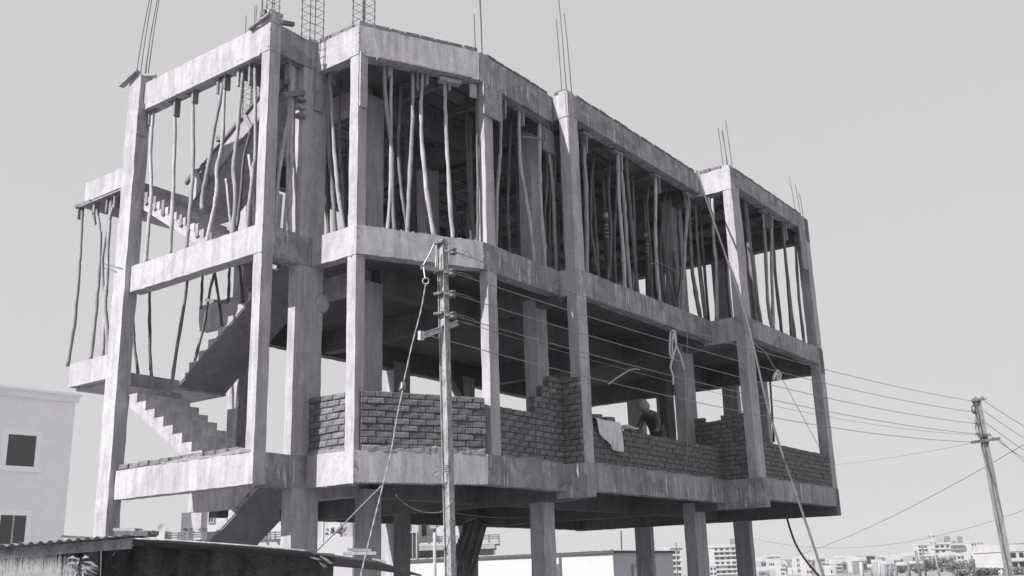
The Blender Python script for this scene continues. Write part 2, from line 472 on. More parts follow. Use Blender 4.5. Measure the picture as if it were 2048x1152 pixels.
bars([(-3.18, -.03), (-3.12, .08), (-3.06, -.03), (-3.02, .08), (-2.99, .02)], 7.7, (1.6, 1.7, 1.5, 1.6, .9), (0.06, 0.02))
bars([(-0.14, 0.03), (-0.14, 0.16), (-0.02, 0.03), (-0.02, 0.16)], 7.7, (1.5,), stir=0.13)
bars([(-0.2, 0.74), (-0.2, 1.0), (-0.02, 0.74), (-0.02, 1.0)], 7.6, (1.9,), stir=0.135)
bars([(0.62, 0.98), (0.62, 1.22), (0.82, 0.98), (0.82, 1.22), (0.72, 1.1)], 7.6, (1.5,), stir=0.12)
bars([(1.54, 2.66), (1.56, 2.8), (1.64, 2.7)], 7.6, (0.75, 1.9, 2.0))
bars([(1.84, 4.56), (1.92, 4.58), (1.84, 4.7), (1.94, 4.7)], 7.65, (1.4, 2.1, 1.0, 1.5), (-0.03, 0))
bars([(2.5, 9.26), (2.6, 9.26), (2.5, 9.46), (2.6, 9.46)], 7.65, (0.85, 0.75, 0.9, 1.05), (-0.06, 0))
bars([(2.5, 13.05), (2.58, 13.1), (2.6, 13.2)], 7.6, (1.05, .85, .65), (-0.05, 0))
bars([(-3.14, 2.04), (-3.04, 2.16), (-2.94, 2.04), (-2.84, 2.16), (-2.74, 2.06)], 7.5, (2.35, 2.5, 2.45, 2.6, 3.1), (0, 0))
bars([(-3.14, 2.04), (-3.14, 2.2), (-2.9, 2.04), (-2.9, 2.2)], 7.5, (1.15,), stir=0.11)

# ------------------------------------------------------------------ brickwork
def brick_mesh(seed):
    r = random.Random(seed); bm = bmesh.new(); bmesh.ops.create_cube(bm, size=1.0)
    for v in bm.verts:
        v.co.x *= 0.214; v.co.y *= 0.104; v.co.z *= 0.072
        v.co += Vector((r.uniform(-.005, .005), r.uniform(-.004, .004), r.uniform(-.004, .004)))
    bmesh.ops.bevel(bm, geom=list(bm.edges), offset=0.006, segments=1, affect='EDGES')
    me = bpy.data.meshes.new('brick'); bm.to_mesh(me); bm.free(); me.materials.append(M['brick']); return me
BRM = [brick_mesh(i) for i in range(6)]
BRICKS = []                                     # (distance, matrix, parent, origin)
def lay(P, ang, sx, parent):
    m = Matrix.Translation(P) @ Matrix.Rotation(ang + rnd.uniform(-.012, .012), 4, 'Z') @ Matrix.Rotation(rnd.uniform(-.012, .012), 4, 'Y') @ Matrix.Diagonal((sx, 1, 1, 1))
    BRICKS.append((P.length, m, parent))
def brick_wall(p, q, base, runs, thick=0.11, ch=0.0855, recess=0.012):
    """p,q (u,v) on the outer face, outside lies to the right of p->q; runs = [(s0, s1, courses)]"""
    P, Q = W(p[0], p[1], 0), W(q[0], q[1], 0); d = (Q - P).normalized(); n = d.cross(Z)
    ang = math.atan2(d.y, d.x); core = MB()
    for (s0, s1, nc) in runs:
        a, b = P + d * s0 - n * (recess + 0.016), P + d * s1 - n * (recess + 0.016)
        c, e = b - n * (thick - 0.02), a - n * (thick - 0.02)
        core.hexa([x + Z * base for x in (a, b, c, e)], [x + Z * (base + nc * ch - 0.014) for x in (a, b, c, e)])
    wall = part(core, 'brick_wall', 'mortar')
    for (s0, s1, nc) in runs:
        for k in range(nc):
            x = s0 - (0.113 if k % 2 else 0.0) - rnd.uniform(0, .02); z = base + k * ch + ch / 2
            while x < s1 - 0.03:
                a, b = max(x, s0), min(x + 0.215, s1)
                if b - a > 0.04:
                    lay(P + d * ((a + b) / 2) - n * (recess + thick / 2 + rnd.uniform(-.010, .008)) + Z * (z + rnd.uniform(-.005, .005)), ang, (b - a) / 0.215 * rnd.uniform(.95, 1.02), wall)
                x += 0.229
    return wall
B1 = 1.612
brick_wall((0.0, 0.88), (0.69, 0.88), B1, [(0.0, 0.69, 9)])
DE = (Vector((1.68, 2.56)) - Vector((0.86, 0.87))).normalized()
brick_wall((0.86 + DE.x * .1, 0.87 + DE.y * .1), (1.68, 2.56), B1, [(0.0, 1.76, 9)])
brick_wall((1.675, 2.6), (1.675, 4.52), B1, [(0.27, 1.12, 8), (1.12, 1.32, 11), (1.32, 1.5, 13), (1.5, 1.9, 15)])
brick_wall((1.66, 4.425), (1.97, 4.425), B1, [(0.0, 0.31, 15)])
brick_wall((1.965, 4.77), (1.965, 9.2), B1, [(0.0, 0.75, 8), (.75, 3.4, 7), (3.4, 4.43, 7)])
brick_wall((1.45, 9.22), (2.46, 9.22), B1, [(0.0, 0.2, 14), (.2, 0.55, 13), (0.55, 1.01, 14)])
brick_wall((2.64, 9.57), (2.64, 13.03), B1, [(0.0, 3.46, 8)])
brick_wall((-1.5, 1.9), (-0.19, 1.9), B1, [(0.0, 1.31, 8)])
def course(p, q, z, s0=0.0, s1=None, gap=0.012, recess=0.03):
    """a single row of bricks laid flat along the top of an edge beam"""
    P, Q = W(p[0], p[1], 0), W(q[0], q[1], 0); d = (Q - P).normalized(); n = d.cross(Z); L = (Q - P).length
    s1 = L if s1 is None else s1
    a, b = P + d * s0 - n * (recess + .008), P + d * s1 - n * (recess + .008); c, e = b - n * .09, a - n * .09
    bed = part(MB().hexa([x + Z * (z - .002) for x in (a, b, c, e)], [x + Z * (z + .02) for x in (a, b, c, e)]), 'brick_course', 'mortar')
    x = s0
    while x + 0.2 < s1 + 0.1:
        lay(P + d * (x + .107) - n * (recess + .052 + rnd.uniform(-.008, .008)) + Z * (z + .048 + rnd.uniform(-.004, .006)), math.atan2(d.y, d.x) + rnd.uniform(-.03, .03), 1.0, bed)
        x += 0.215 + gap + rnd.uniform(0, .02)
RT_ = 7.609
course((0.0, 0.87), (0.86, 0.87), RT_, 0.02, 0.66)
course((0.86, 0.87), (1.68, 2.56), RT_, 0.02, 1.85)
course((1.68, 2.75), (1.68, 4.5), RT_, 0.05, 1.75)
course((1.68, 4.5), (1.98, 4.5), RT_, 0.02, 0.22)
course((1.98, 4.75), (1.98, 9.2), RT_, 0.1, 4.4)
course((1.98, 9.2), (2.65, 9.2), RT_, 0.02, 0.48)
course((2.65, 9.5), (2.65, 13.3), RT_, 0.0, 3.6)
course((-2.95, 0.0), (0.0, 0.0), 1.61, 0.03, 2.7)
for i, (v, dz) in enumerate(((4.95, 0), (5.35, .0), (5.95, .0))):
    lay(W(1.91, v, B1 + .0855 * (8 if v < 5.5 else 7) + .04), math.radians(20 + 25 * i), 1, BLD)
BRICKS.sort(key=lambda b: b[0])
rest = MB()
for i, (dist, m, par) in enumerate(BRICKS):
    me = BRM[i % 6]
    if i < 296:
        o = bpy.data.objects.new('brick', me); COL.objects.link(o); o.parent = par
        o.matrix_local = Matrix.Translation(-ORG[par.name]) @ m
    else:
        rest.add([m @ v.co for v in me.vertices], [list(p.vertices) for p in me.polygons])
if rest.v: part(rest, 'brickwork', 'brick', kind='stuff')

# ragged mortar along the foot of the walls, and the chips and fins of rough casting
def smear(p, q, base, s0, s1, hmin, hmax, mat='smear'):
    P, Q = W(p[0], p[1], 0), W(q[0], q[1], 0); d = (Q - P).normalized(); n = d.cross(Z); m = MB()
    st = .045; k = int((s1 - s0) / st); top = [hmin + (hmax - hmin) * (.5 + .3 * math.sin(i * .31 + s0 * 9) + rnd.uniform(-.2, .2)) for i in range(k + 1)]
    for i in range(k + 1):
        a = P + d * (s0 + st * i); o = rnd.uniform(.002, .012)
        m.v += [a - n * .05 + Z * (base - .004), a + n * (o - .004) + Z * (base - .004), a + n * (o - .006) + Z * (base + top[i] * .6), a - n * .05 + Z * (base + top[i])]
    for i in range(k):
        for j in range(4): m.f.append([i * 4 + j, i * 4 + (j + 1) % 4, (i + 1) * 4 + (j + 1) % 4, (i + 1) * 4 + j])
    m.f += [[3, 2, 1, 0], [k * 4, k * 4 + 1, k * 4 + 2, k * 4 + 3]]
    part(m, 'mortar_smear', mat)
M['smear'] = plain('mortar_smear', 0.24, 0.95, 0.4, 14, bumps=0.5)
smear((0.0, 0.88), (0.69, 0.88), 1.61, 0.0, 0.7, .02, .11)
smear((0.86, 0.87), (1.68, 2.56), 1.61, 0.12, 1.86, .02, .13)
smear((1.68, 2.6), (1.68, 4.5), 1.61, 0.3, 1.8, .01, .06)
smear((1.98, 4.8), (1.98, 9.2), 1.61, 0.0, 4.4, .01, .05)
smear((2.65, 9.6), (2.65, 13.0), 1.61, 0.0, 3.4, .01, .05)
smear((-3.0, 0.0), (0.0, 0.0), 1.61, 1.1, 2.98, .02, .08)
ch = MB(); rc = random.Random(5)
def chips(P, Q, nrm, n, s=.016):
    s *= .55
    for _ in range(int(n * .55)):
        c = P.lerp(Q, rc.random()) + nrm * rc.uniform(-.006, .006); e = [Vector((rc.gauss(0, 1), rc.gauss(0, 1), rc.gauss(0, 1))).normalized() for _ in range(2)]
        a = e[0]; b_ = a.cross(e[1]).normalized(); c_ = a.cross(b_); k = s * rc.uniform(.4, 1.2)
        ch.box(c, a * k, b_ * k * rc.uniform(.4, .9), c_ * k * .6)
for t in TOPS:
    for (u, v, n) in ((0, 0, U), (0.86, 0.87, U), (1.68, 2.56, U), (1.98, 4.5, U), (2.65, 9.2, U)):
        chips(W(u, v, t - .45), W(u, v, t), n, 26)
    chips(W(-2.9, 0, t - .4), W(0, 0, t - .4), -V, 40); chips(W(.86, .87, t - .4), W(1.68, 2.56, t - .4), U, 34); chips(W(0, .87, t - .42), W(.86, .87, t - .42), -V, 14)
    chips(W(1.68, 2.6, t - .4), W(1.68, 4.5, t - .4), U, 26); chips(W(1.98, 4.6, t - .4), W(1.98, 9.1, t - .4), U, 50)
for t in TOPS[1:2]:
    chips(W(-2.9, .03, t + .005), W(0, .03, t + .005), -V, 60, .02); chips(W(.86, .9, t + .005), W(1.66, 2.56, t + .005), U, 60, .022); chips(W(1.96, 4.6, t + .005), W(1.96, 9.1, t + .005), U, 60, .02)
part(ch, 'rough_casting', 'conc', kind='stuff')
for k, z in enumerate((6.62, 6.5, 6.36)):
    part(MB().box(W(-.02, .6, z), U * .05, V * .07, Z * .025), 'cleat', 'plank')

# ------------------------------------------------------------------ wooden props
ORD = ['first', 'second', 'third', 'fourth', 'fifth', 'sixth', 'seventh', 'eighth', 'ninth', 'tenth', 'eleventh', 'twelfth', 'thirteenth', 'fourteenth', 'fifteenth', 'sixteenth']
class PlaneU:
    def __init__(s, u): s.u = u; s.ax = V
    def __call__(s, x, y): return at_u(x, y, s.u)
class PlaneV:
    def __init__(s, v): s.v = v; s.ax = U
    def __call__(s, x, y): return at_v(x, y, s.v)
class PlaneF:
    """vertical plane parallel to the slanting facet, d metres behind it"""
    def __init__(s, d):
        p, q = W(0.86, 0.87, 0), W(1.68, 2.56, 0); s.ax = (q - p).normalized(); s.n = s.ax.cross(Z); s.p = p - s.n * d
    def __call__(s, x, y): return on_plane(x, y, s.p, s.n)
def pole_mesh(P, r0, r1, wob=0.009):
    path = spline(P, 5); n = len(path)
    path = [p + Vector((rnd.uniform(-wob, wob), rnd.uniform(-wob, wob), 0)) * (0.5 if 0 < i < n - 1 else 0) for i, p in enumerate(path)]
    rr = [(r0 + (r1 - r0) * i / (n - 1)) * rnd.uniform(0.84, 1.16) * .9 for i in range(n)]
    return MB().tube(path, rr, 7)
def prop(pl, pts, label, group, r=0.036, mat='wood', ztop=None, zbot=None, cap=True, taper=0.8, side=None):
    """pts: points from head to foot"""
    P = [pl(x, y) for x, y in pts]
    if zbot is not None and P[-1].z > zbot:
        d = (P[-1] - P[-2]); P.append(P[-1] + d * ((zbot - P[-1].z) / d.z)) if (P[-1].z - zbot) > 0.25 else None
        P[-1] = Vector((P[-1].x, P[-1].y, zbot))
    if ztop is not None: P[0] = Vector((P[0].x, P[0].y, ztop))
    P = P[::-1]
    if not cap:
        return tag(pole_mesh(P, r, r * taper).build('wooden_prop', M[mat], smooth=True, origin=P[0]), label, 'prop', group)
    t = thing('wooden_prop', label, 'prop', P[0], group)
    pole_mesh(P, r, r * taper).build('pole', M[mat], t, smooth=True)
    top = P[-1]; ax = pl.ax; nn = ax.cross(Z)
    MB().box(top + Z * 0.02, ax * rnd.uniform(.10, .16), nn * .045, Z * .025).build('head_board', M['plank'], t)
    sd = side if side is not None else rnd.choice((-1, 1))
    L = rnd.uniform(.18, .36)
    MB().box(top - Z * (L / 2) + ax * sd * (r + .02), ax * .02, nn * .05, Z * L / 2).build('cleat', M['plank'], t)
    return t
ZT = 7.609
GP = {}
def bay(name, pl, items, where, ztop, zbot, group, mat='wood', **k):
    for i, it in enumerate(items):
        pts, adj = it[0], it[1]; kw = dict(k); kw.update(it[2] if len(it) > 2 else {})
        m = kw.pop('mat', mat); zb = kw.pop('zbot', zbot); zt = kw.pop('ztop', ztop)
        prop(pl, pts, '%s prop, %s from left in %s' % (adj, ORD[i], where), group, mat=m, ztop=zt, zbot=zb, **kw)
# open stair bay, standing on the upper edge beam
bay('stair', PlaneV(0.1), [
    ([(308, 212), (301, 300), (303, 390), (297, 450), (291, 525)], 'sunlit pale'),
    ([(350, 205), (350, 240), (346, 400), (340, 508)], 'straight pale'),
    ([(386, 185), (386, 330), (382, 400), (373, 493)], 'pale slightly leaning'),
    ([(446, 152), (440, 200), (428, 260), (424, 285), (416, 339), (406, 385), (404, 420)], 'strongly crooked', dict(zbot=None)),
    ([(450, 150), (448, 200), (444, 292), (434, 335), (434, 378), (429, 414), (413, 478)], 'kinked pale'),
    ([(487, 130), (481, 200), (472, 292), (467, 339), (471, 394), (465, 461)], 'tall crooked pale'),
    ([(508, 165), (511, 292), (507, 340), (499, 408), (494, 453)], 'pale bowed'),
], 'the open stair bay at the top', 7.13, 4.61, 'props under the roof beam of the stair bay')
for lab, pts, mt, pl in (('dark forked prop leaning behind the front row in the stair bay', [(512, 240), (490, 305), (481, 394), (474, 455)], 'wood_d', PlaneV(0.7)),
                         ('short pale stub of prop leaning inside the stair bay', [(452, 358), (457, 400), (462, 453)], 'wood', PlaneV(0.6)),
                         ('short bent prop close beside the sunlit corner column', [(497, 310), (503, 350), (508, 420), (510, 452)], 'wood', PlaneV(0.4))):
    prop(pl, pts, lab, 'loose props in the stair bay', mat=mt, cap=False, r=.028, zbot=4.61)
# below the upper edge beam, standing on the landing and stair
bay('low', PlaneV(0.75), [
    ([(263, 560), (266, 640), (269, 690), (276, 748)], 'pale leaning'),
    ([(299, 520), (299, 600), (300, 700), (303, 753)], 'upright grey'),
    ([(377, 530), (371, 590), (355, 690), (344, 766)], 'long leaning grey'),
], 'the gap above the lower stair landing', None, None, 'props on the lower stair landing', cap=False, mat='wood_d', r=.03)
bay('low2', PlaneV(1.55), [
    ([(406, 520), (404, 570), (402, 618)], 'thin dark upright'),
    ([(432, 535), (418, 590), (408, 650), (389, 722)], 'dark raking'),
    ([(428, 535), (436, 590), (444, 652)], 'short dark raking'),
    ([(460, 515), (458, 560), (457, 602)], 'thin upright grey'),
    ([(476, 510), (482, 560), (487, 610)], 'thin tilted grey'),
], 'the frame on the back stair flight', None, None, 'props standing on the back stair flight', cap=False, mat='wood_d', r=.028)
tag(MB().bar(at_v(411, 600, 1.5), at_v(456, 605, 1.5), .03, .045).build('cross_batten', M['wood_d']), 'dark horizontal batten nailed across the raking props on the back stair', 'batten')
tag(MB().ubox(-2.62, -2.42, 1.75, 1.85, 3.95, 4.6).build('plywood_sheet', M['plank']), 'grey plywood sheet standing by the back stair flight', 'plywood')
# cantilevered landing on the far left
bay('far', PlaneV(0.06), [
    ([(165, 418), (161, 500), (158, 545), (148, 650), (136, 722)], 'slender outermost'),
    ([(190, 405), (198, 450), (201, 490), (197, 560), (190, 640), (182, 714)], 'stout bent'),
    ([(224, 388), (217, 480), (214, 560), (211, 600), (206, 710)], 'thin bowed'),
    ([(240, 372), (222, 430), (205, 520), (211, 620), (220, 690)], 'thin crossing'),
], 'the row under the projecting upper landing', 5.95, 3.34, 'props under the projecting upper landing', r=.034)
# between the sunlit corner tower and the recess
bay('recess', PlaneU(-0.1), [
    ([(583, 121), (582, 187), (577, 239), (564, 308), (556, 364), (548, 451)], 'long raking'),
    ([(577, 250), (575, 294), (575, 357), (569, 458)], 'thin dark', dict(cap=False, r=.026)),
    ([(584, 204), (582, 287), (583, 326), (578, 388), (580, 461)], 'crooked grey', dict(cap=False)),
    ([(587, 250), (587, 294), (591, 353), (594, 440)], 'thin straight', dict(cap=False, r=.024)),
], 'the narrow recess beside the corner tower', 7.15, 4.61, 'props in the narrow recess')
for i, (x0, y0, x1, y1, w, u) in enumerate(((559, 388, 553, 462, .1, -.25), (586, 396, 588, 466, .07, -.3), (604, 250, 603, 472, .05, -.16))):
    P, Q = at_u(x0, y0, u), at_u(x1, y1, u)
    tag(MB().bar(Vector((Q.x, Q.y, 4.61)), P, w, .025, up=U).build('shuttering_plank', M['board'], origin=Vector((Q.x, Q.y, 4.61))),
        ['wide pale plank standing at the foot of the narrow recess', 'short pale plank standing mid recess beside crooked prop', 'long thin pale lath standing against the recess column'][i], 'plank', 'planks standing in the narrow recess')
tag(MB().bar(at_u(566, 190, -.02), at_u(609, 186, -.02), .05, .07).build('batten', M['plank']), 'short batten nailed across the recess below the roof beam', 'batten')
# little bay right of the recess
bay('small', PlaneV(1.0), [
    ([(660, 146), (663, 221), (670, 322), (677, 388), (689, 455)], 'pale leaning'),
    ([(655, 200), (658, 294), (666, 390), (672, 450)], 'dark leaning', dict(mat='wood_d', cap=False)),
], 'the small bay right of the recess', 7.14, 4.61, 'props in the small bay')
# slanting facet
F1 = PlaneF(0.12)
bay('facet', F1, [
    ([(770, 122), (769, 169), (776, 239), (783, 305), (784, 371), (788, 455)], 'stout pale'),
    ([(782, 300), (781, 330), (779, 397), (775, 452)], 'short leaning', dict(cap=False, r=.03)),
    ([(826, 200), (825, 235), (822, 298), (819, 364), (814, 457)], 'half shaded'),
    ([(845, 138), (842, 209), (844, 285), (852, 374), (868, 464)], 'long curved pale'),
    ([(890, 165), (891, 232), (896, 331), (900, 413), (906, 467)], 'pale plank-capped'),
    ([(957, 350), (956, 410), (954, 477)], 'dark thin', dict(cap=False, mat='wood_d', r=.028)),
], 'the slanting front bay of the top floor', 7.13, 4.61, 'props in the slanting front bay')
t = thing('plank_stack', 'short stack of planks packed above the plank-capped prop in the slanting bay', 'planks', F1(897, 168))
for k, y in enumerate((165, 155, 146)):
    MB().box(F1(897, y) + F1.n * .03, F1.ax * (.17 - .02 * (k == 1)), F1.n * .06, Z * .03).build('plank', M['board'], t)
tag(MB().box(F1(943, 185) + F1.n * .05, F1.ax * .055, F1.n * .012, Z * .11).build('shuttering_board', M['board']), 'small pale board hanging left of the slanting bay corner column', 'board')
# next bay along the shaded side
K1 = PlaneU(1.56)
bay('mid', K1, [
    ([(1003, 235), (1001, 290), (999, 325), (994, 400), (991, 488)], 'pale mottled', dict(r=.032)),
    ([(1038, 218), (1040, 325), (1052, 394), (1060, 450), (1068, 518)], 'crooked leaning'),
    ([(1079, 244), (1079, 341), (1082, 419), (1090, 533)], 'thick bowed', dict(r=.045)),
    ([(1096, 262), (1100, 320), (1107, 387), (1112, 528)], 'leaning board-topped'),
    ([(1122, 300), (1125, 381), (1131, 515)], 'dark straight', dict(mat='wood_d', cap=False)),
], 'the bay before the stepped column', 7.11, 4.61, 'props in the bay before the stepped column')
tag(MB().box(K1(1094, 283) + U * .03, V * .16, U * .012, Z * .2).build('shuttering_board', M['plank']), 'wide grey board nailed to a prop head left of the stepped column', 'board')
tag(MB().bar(K1(1039, 275) + U * .05, K1(1081, 279) + U * .05, .02, .03).build('batten', M['plank']), 'thin horizontal lath tying two props left of the stepped column', 'batten')
# long bay
G1 = PlaneU(1.84)
bay('long', G1, [
    ([(1172, 262), (1168, 309), (1171, 361), (1173, 448), (1172, 542)], 'tall grey', dict(r=.045)),
    ([(1236, 320), (1236, 345), (1239, 414), (1246, 504), (1249, 576)], 'brown straight', dict(r=.042)),
    ([(1241, 337), (1249, 414), (1254, 500), (1261, 576)], 'pale bright', dict(cap=False, r=.042)),
    ([(1256, 385), (1260, 420), (1268, 500), (1275, 586)], 'raking dark', dict(mat='wood_d', cap=False, r=.04)),
    ([(1311, 352), (1311, 483), (1314, 540), (1319, 598)], 'pale clamped', dict(r=.04)),
    ([(1376, 392), (1374, 430), (1370, 490), (1368, 540), (1364, 624)], 'crooked grey', dict(r=.045)),
], 'the long bay of the top floor', 7.12, 4.61, 'props in the long shaded bay')
def steel_prop(pl, pts, label):
    P = [pl(x, y) for x, y in pts][::-1]; P[0] = Vector((P[0].x, P[0].y, 4.61)); P[-1] = Vector((P[-1].x, P[-1].y, 7.2))
    t = thing('steel_prop', label, 'prop', P[0], 'adjustable steel props in the long bay')
    mid = P[0].lerp(P[-1], .62)
    MB().tube([P[0], mid], .034, 8).build('outer_tube', M['steel'], t, smooth=True)
    MB().tube([mid, P[-1]], .026, 8).build('inner_tube', M['steel'], t, smooth=True)
    MB().box(P[0] + Z * .006, U * .07, V * .07, Z * .005).build('base_plate', M['steel'], t)
    MB().box(P[-1] + Z * .006, U * .07, V * .07, Z * .005).build('head_plate', M['steel'], t)
    MB().tube([mid - Z * .05, mid + Z * .05], .045, 8).build('collar', M['galv'], t, smooth=True)
    for k in range(4):
        c = mid - Z * (.18 + k * .075)
        MB().tube([c - Z * .012, c + Z * .012], .036, 8).build('thread_ring', M['galv'], t)
G2 = PlaneU(1.3)
steel_prop(G2, [(1202, 302), (1206, 420), (1222, 562)], 'first dark steel prop with bright thread rings in the long bay')
steel_prop(G2, [(1284, 345), (1289, 434), (1300, 588)], 'second dark steel prop with bright threads, centre of the long bay')
steel_prop(G2, [(1343, 393), (1345, 480), (1350, 610)], 'third dark steel prop, right part of the long bay')
bay('step', PlaneU(1.8), [
    ([(1381, 440), (1383, 525), (1389, 570), (1402, 636)], 'dark kinked', dict(cap=False, r=.05, mat='wood_d')),
    ([(1397, 490), (1398, 530), (1411, 642)], 'thin dark', dict(cap=False, r=.035, mat='wood_d')),
    ([(1405, 480), (1408, 528), (1418, 645)], 'thin straight dark', dict(cap=False, r=.035, mat='wood_d')),
], 'the open end of the long bay', 7.1, 4.61, 'props at the end of the long bay')
prop(PlaneV(9.3), [(1425, 395), (1428, 484), (1433, 537), (1432, 628)], 'pale splintered wooden prop just left of the second stepped column', 'props by the second stepped column', zbot=4.61, ztop=7.1, r=.042)
I1 = PlaneU(2.5)
bay('end', I1, [
    ([(1474, 384), (1482, 449), (1490, 525), (1489, 560), (1497, 640)], 'crooked grey', dict(cap=False, r=.042)),
    ([(1498, 500), (1504, 560), (1512, 648)], 'dark short', dict(cap=False, mat='wood_d', r=.05)),
    ([(1503, 530), (1512, 580), (1523, 648)], 'striped thin', dict(cap=False, r=.04, mat='wood_d')),
    ([(1527, 440), (1531, 500), (1536, 602), (1545, 660)], 'raking grey', dict(r=.042)),
    ([(1544, 455), (1544, 552), (1546, 658)], 'upright grey', dict(r=.045)),
    ([(1548, 495), (1553, 570), (1564, 668)], 'dark clamped', dict(cap=False, mat='wood_d', r=.042)),
    ([(1570, 490), (1576, 567), (1584, 678)], 'dark board-topped', dict(mat='wood_d', r=.042)),
    ([(1574, 540), (1580, 600), (1591, 680)], 'dark raking', dict(cap=False, mat='wood_d', r=.042)),
    ([(1592, 485), (1598, 596), (1609, 688)], 'slender rightmost', dict(cap=False, mat='wood_d', r=.042)),
], 'the end bay of the top floor', 7.2, 4.61, 'props in the end bay of the top floor')
# thinner second row just behind the front props
for nm, pl, xs, yt, yb in (('slanting front bay', PlaneF(.8), (800, 935), (190, 225), (452, 478)), ('bay before stepped column', PlaneU(1.15), (1018, 1058, 1092, 1104), (240, 300), (500, 535)),
                           ('long bay', PlaneU(1.4), (1186, 1216, 1229, 1268, 1296, 1326, 1338, 1356), (270, 380), (545, 615)), ('small bay beside recess', PlaneV(1.5), (650, 681), (180, 165), (455, 450))):
    for i, x in enumerate(xs):
        f = i / max(1, len(xs) - 1); y0, y1 = yt[0] + (yt[1] - yt[0]) * f, yb[0] + (yb[1] - yb[0]) * f
        pts = [(x + rnd.uniform(-6, 6), y0), (x + rnd.uniform(-5, 5), y0 * .65 + y1 * .35), (x + rnd.uniform(-7, 7), y0 * .3 + y1 * .7), (x + rnd.uniform(-9, 9) + 4, y1)]
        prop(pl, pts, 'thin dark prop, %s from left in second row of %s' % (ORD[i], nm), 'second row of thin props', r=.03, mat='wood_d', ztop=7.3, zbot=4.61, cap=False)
# the forest of props deeper inside the top floor
for ri, u in enumerate((0.75, -0.35, -1.25, -2.15, -3.05)):
    nth = 0
    for v in [2.9 + .95 * i for i in range(11)]:
        if u > 0 and v < 3.4: continue
        a, b = u + rnd.uniform(-.25, .25), v + rnd.uniform(-.3, .3)
        if b > 13.0: continue
        nth += 1
        P = W(a, b, 4.6); Q = W(a + rnd.uniform(-.12, .12), b + rnd.uniform(-.12, .12), 7.42)
        mdl = P.lerp(Q, rnd.uniform(.4, .6)) + Vector((rnd.uniform(-.06, .06), rnd.uniform(-.06, .06), 0))
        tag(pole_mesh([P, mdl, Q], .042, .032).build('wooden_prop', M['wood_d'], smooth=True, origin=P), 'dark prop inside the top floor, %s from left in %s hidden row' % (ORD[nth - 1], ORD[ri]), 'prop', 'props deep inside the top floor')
# shuttering still fixed under the roof: joists, and boards hanging at the column heads
t = thing('roof_shuttering', 'dark plank and joist shuttering hanging under the roof slab of the top floor', 'shuttering', W(-.8, 6, 7.3))
for i in range(12):
    v = 2.6 + .9 * i
    if abs(v - 4.6) < .2 or abs(v - 9.3) < .2: v += .35
    e = 1.45 if v < 4.4 else (1.75 if v < 9.1 else 2.4)
    if v < 13: MB().ubox(-3.6, e, v, v + .07, 7.33, 7.43).build('joist', M['wood_d'], t)
for i in range(16):
    u = -3.55 + .34 * i
    MB().ubox(u, u + .3, 2.35 if u < 1.1 else 4.75, 13.05, 7.435 + .004 * (i % 2), 7.462 + .004 * (i % 2)).build('plank', M['wood_d'], t)
def hang(P, ax, n, w, h, label, mat='board', th=.012):
    tag(MB().box(P, ax * w, n * th, Z * h).build('shuttering_board', M[mat]), label, 'board', 'shuttering boards left at the column heads')
hang(W(-2.95, -.03, 6.98) + U * .03 , V, U, .08, .27, 'grey board hanging on the dark side of the leftmost column head')
hang(at_u(639, 185, .03), V, U, .07, .3, 'dark board hanging at the head of the recess column')
hang(at_u(727, 160, .88), V, U, .07, .42, 'tall grey board hanging at the second tower column head')
hang(PlaneU(1.7)(985, 205), V, U, .22, .26, 'broad stained board at the head of the slanting bay corner column', 'plank')
hang(PlaneU(2.66)(1606, 495), V, U, .13, .5, 'tall board hanging on the rightmost column head', 'plank')
# soffit strip boards along the sunlit beams
tag(MB().ubox(-2.93, -.2, -.012, .17, 7.135, 7.155).build('soffit_board', M['board']), 'long pale soffit board under the sunlit roof beam of the stair bay', 'board', 'soffit boards under the roof beams')
tag(MB().ubox(0.02, .68, .858, 1.03, 7.135, 7.155).build('soffit_board', M['board']), 'short pale soffit board under the roof beam right of the recess', 'board', 'soffit boards under the roof beams')
p, q = W(.98, 1.1, 7.125), W(1.62, 2.42, 7.125)
tag(MB().bar(p + F1.n * .0 - F1.n * .03, q - F1.n * .03, .2, .02).build('soffit_board', M['plank']), 'dark soffit board under the slanting roof beam', 'board', 'soffit boards under the roof beams')
# ragged planks round the projecting upper landing and the column tops
t = thing('landing_shuttering', 'ragged shuttering planks under the projecting upper stair landing', 'shuttering', W(-4, .5, 5.9))
MB().ubox(-4.46, -3.27, -.03, .9, 5.915, 5.94).build('plank', M['plank'], t)
MB().ubox(-4.62, -4.2, -.02, .07, 5.95, 5.985).build('plank', M['wood_d'], t)
MB().bar(W(-4.66, .02, 5.99), W(-4.42, .0, 5.93), .05, .05).build('offcut', M['wood_d'], t)
for u in (-4.3, -3.9, -3.55): MB().bar(W(u, .1, 5.90), W(u + .02, .16, 5.62), .07, .03).build('cleat', M['plank'], t)
t = thing('column_top_planks', 'splintered planks crossed over the top of the leftmost column', 'planks', W(-3.1, 0, 7.72))
MB().bar(W(-3.42, -.12, 7.66), W(-3.0, -.1, 7.8), .09, .03).build('plank', M['plank'], t)
MB().bar(W(-3.05, -.02, 7.755), W(-2.85, .12, 7.755), .1, .035).build('plank', M['board'], t)
MB().bar(W(-3.5, -.1, 7.74), W(-3.3, -.05, 7.77), .02, .02).build('splinter', M['wood_d'], t)
t = thing('tower_top_planks', 'planks and brick bits around the kicker on top of the corner tower', 'planks', W(-.1, 0, 7.61))
MB().bar(W(-.42, -.03, 7.61), W(.02, -.04, 7.68), .06, .035).build('plank', M['plank'], t)
MB().bar(W(.02, .16, 7.64), W(.06, .36, 7.68), .07, .05).build('plank', M['plank'], t)
MB().bar(W(-.03, -.03, 7.76), W(.0, .2, 7.755), .05, .05).build('plank', M['board'], t)
MB().box(W(-.17, .03, 7.78), U * .05, V * .05, Z * .04).build('brick_bit', M['brick'], t)

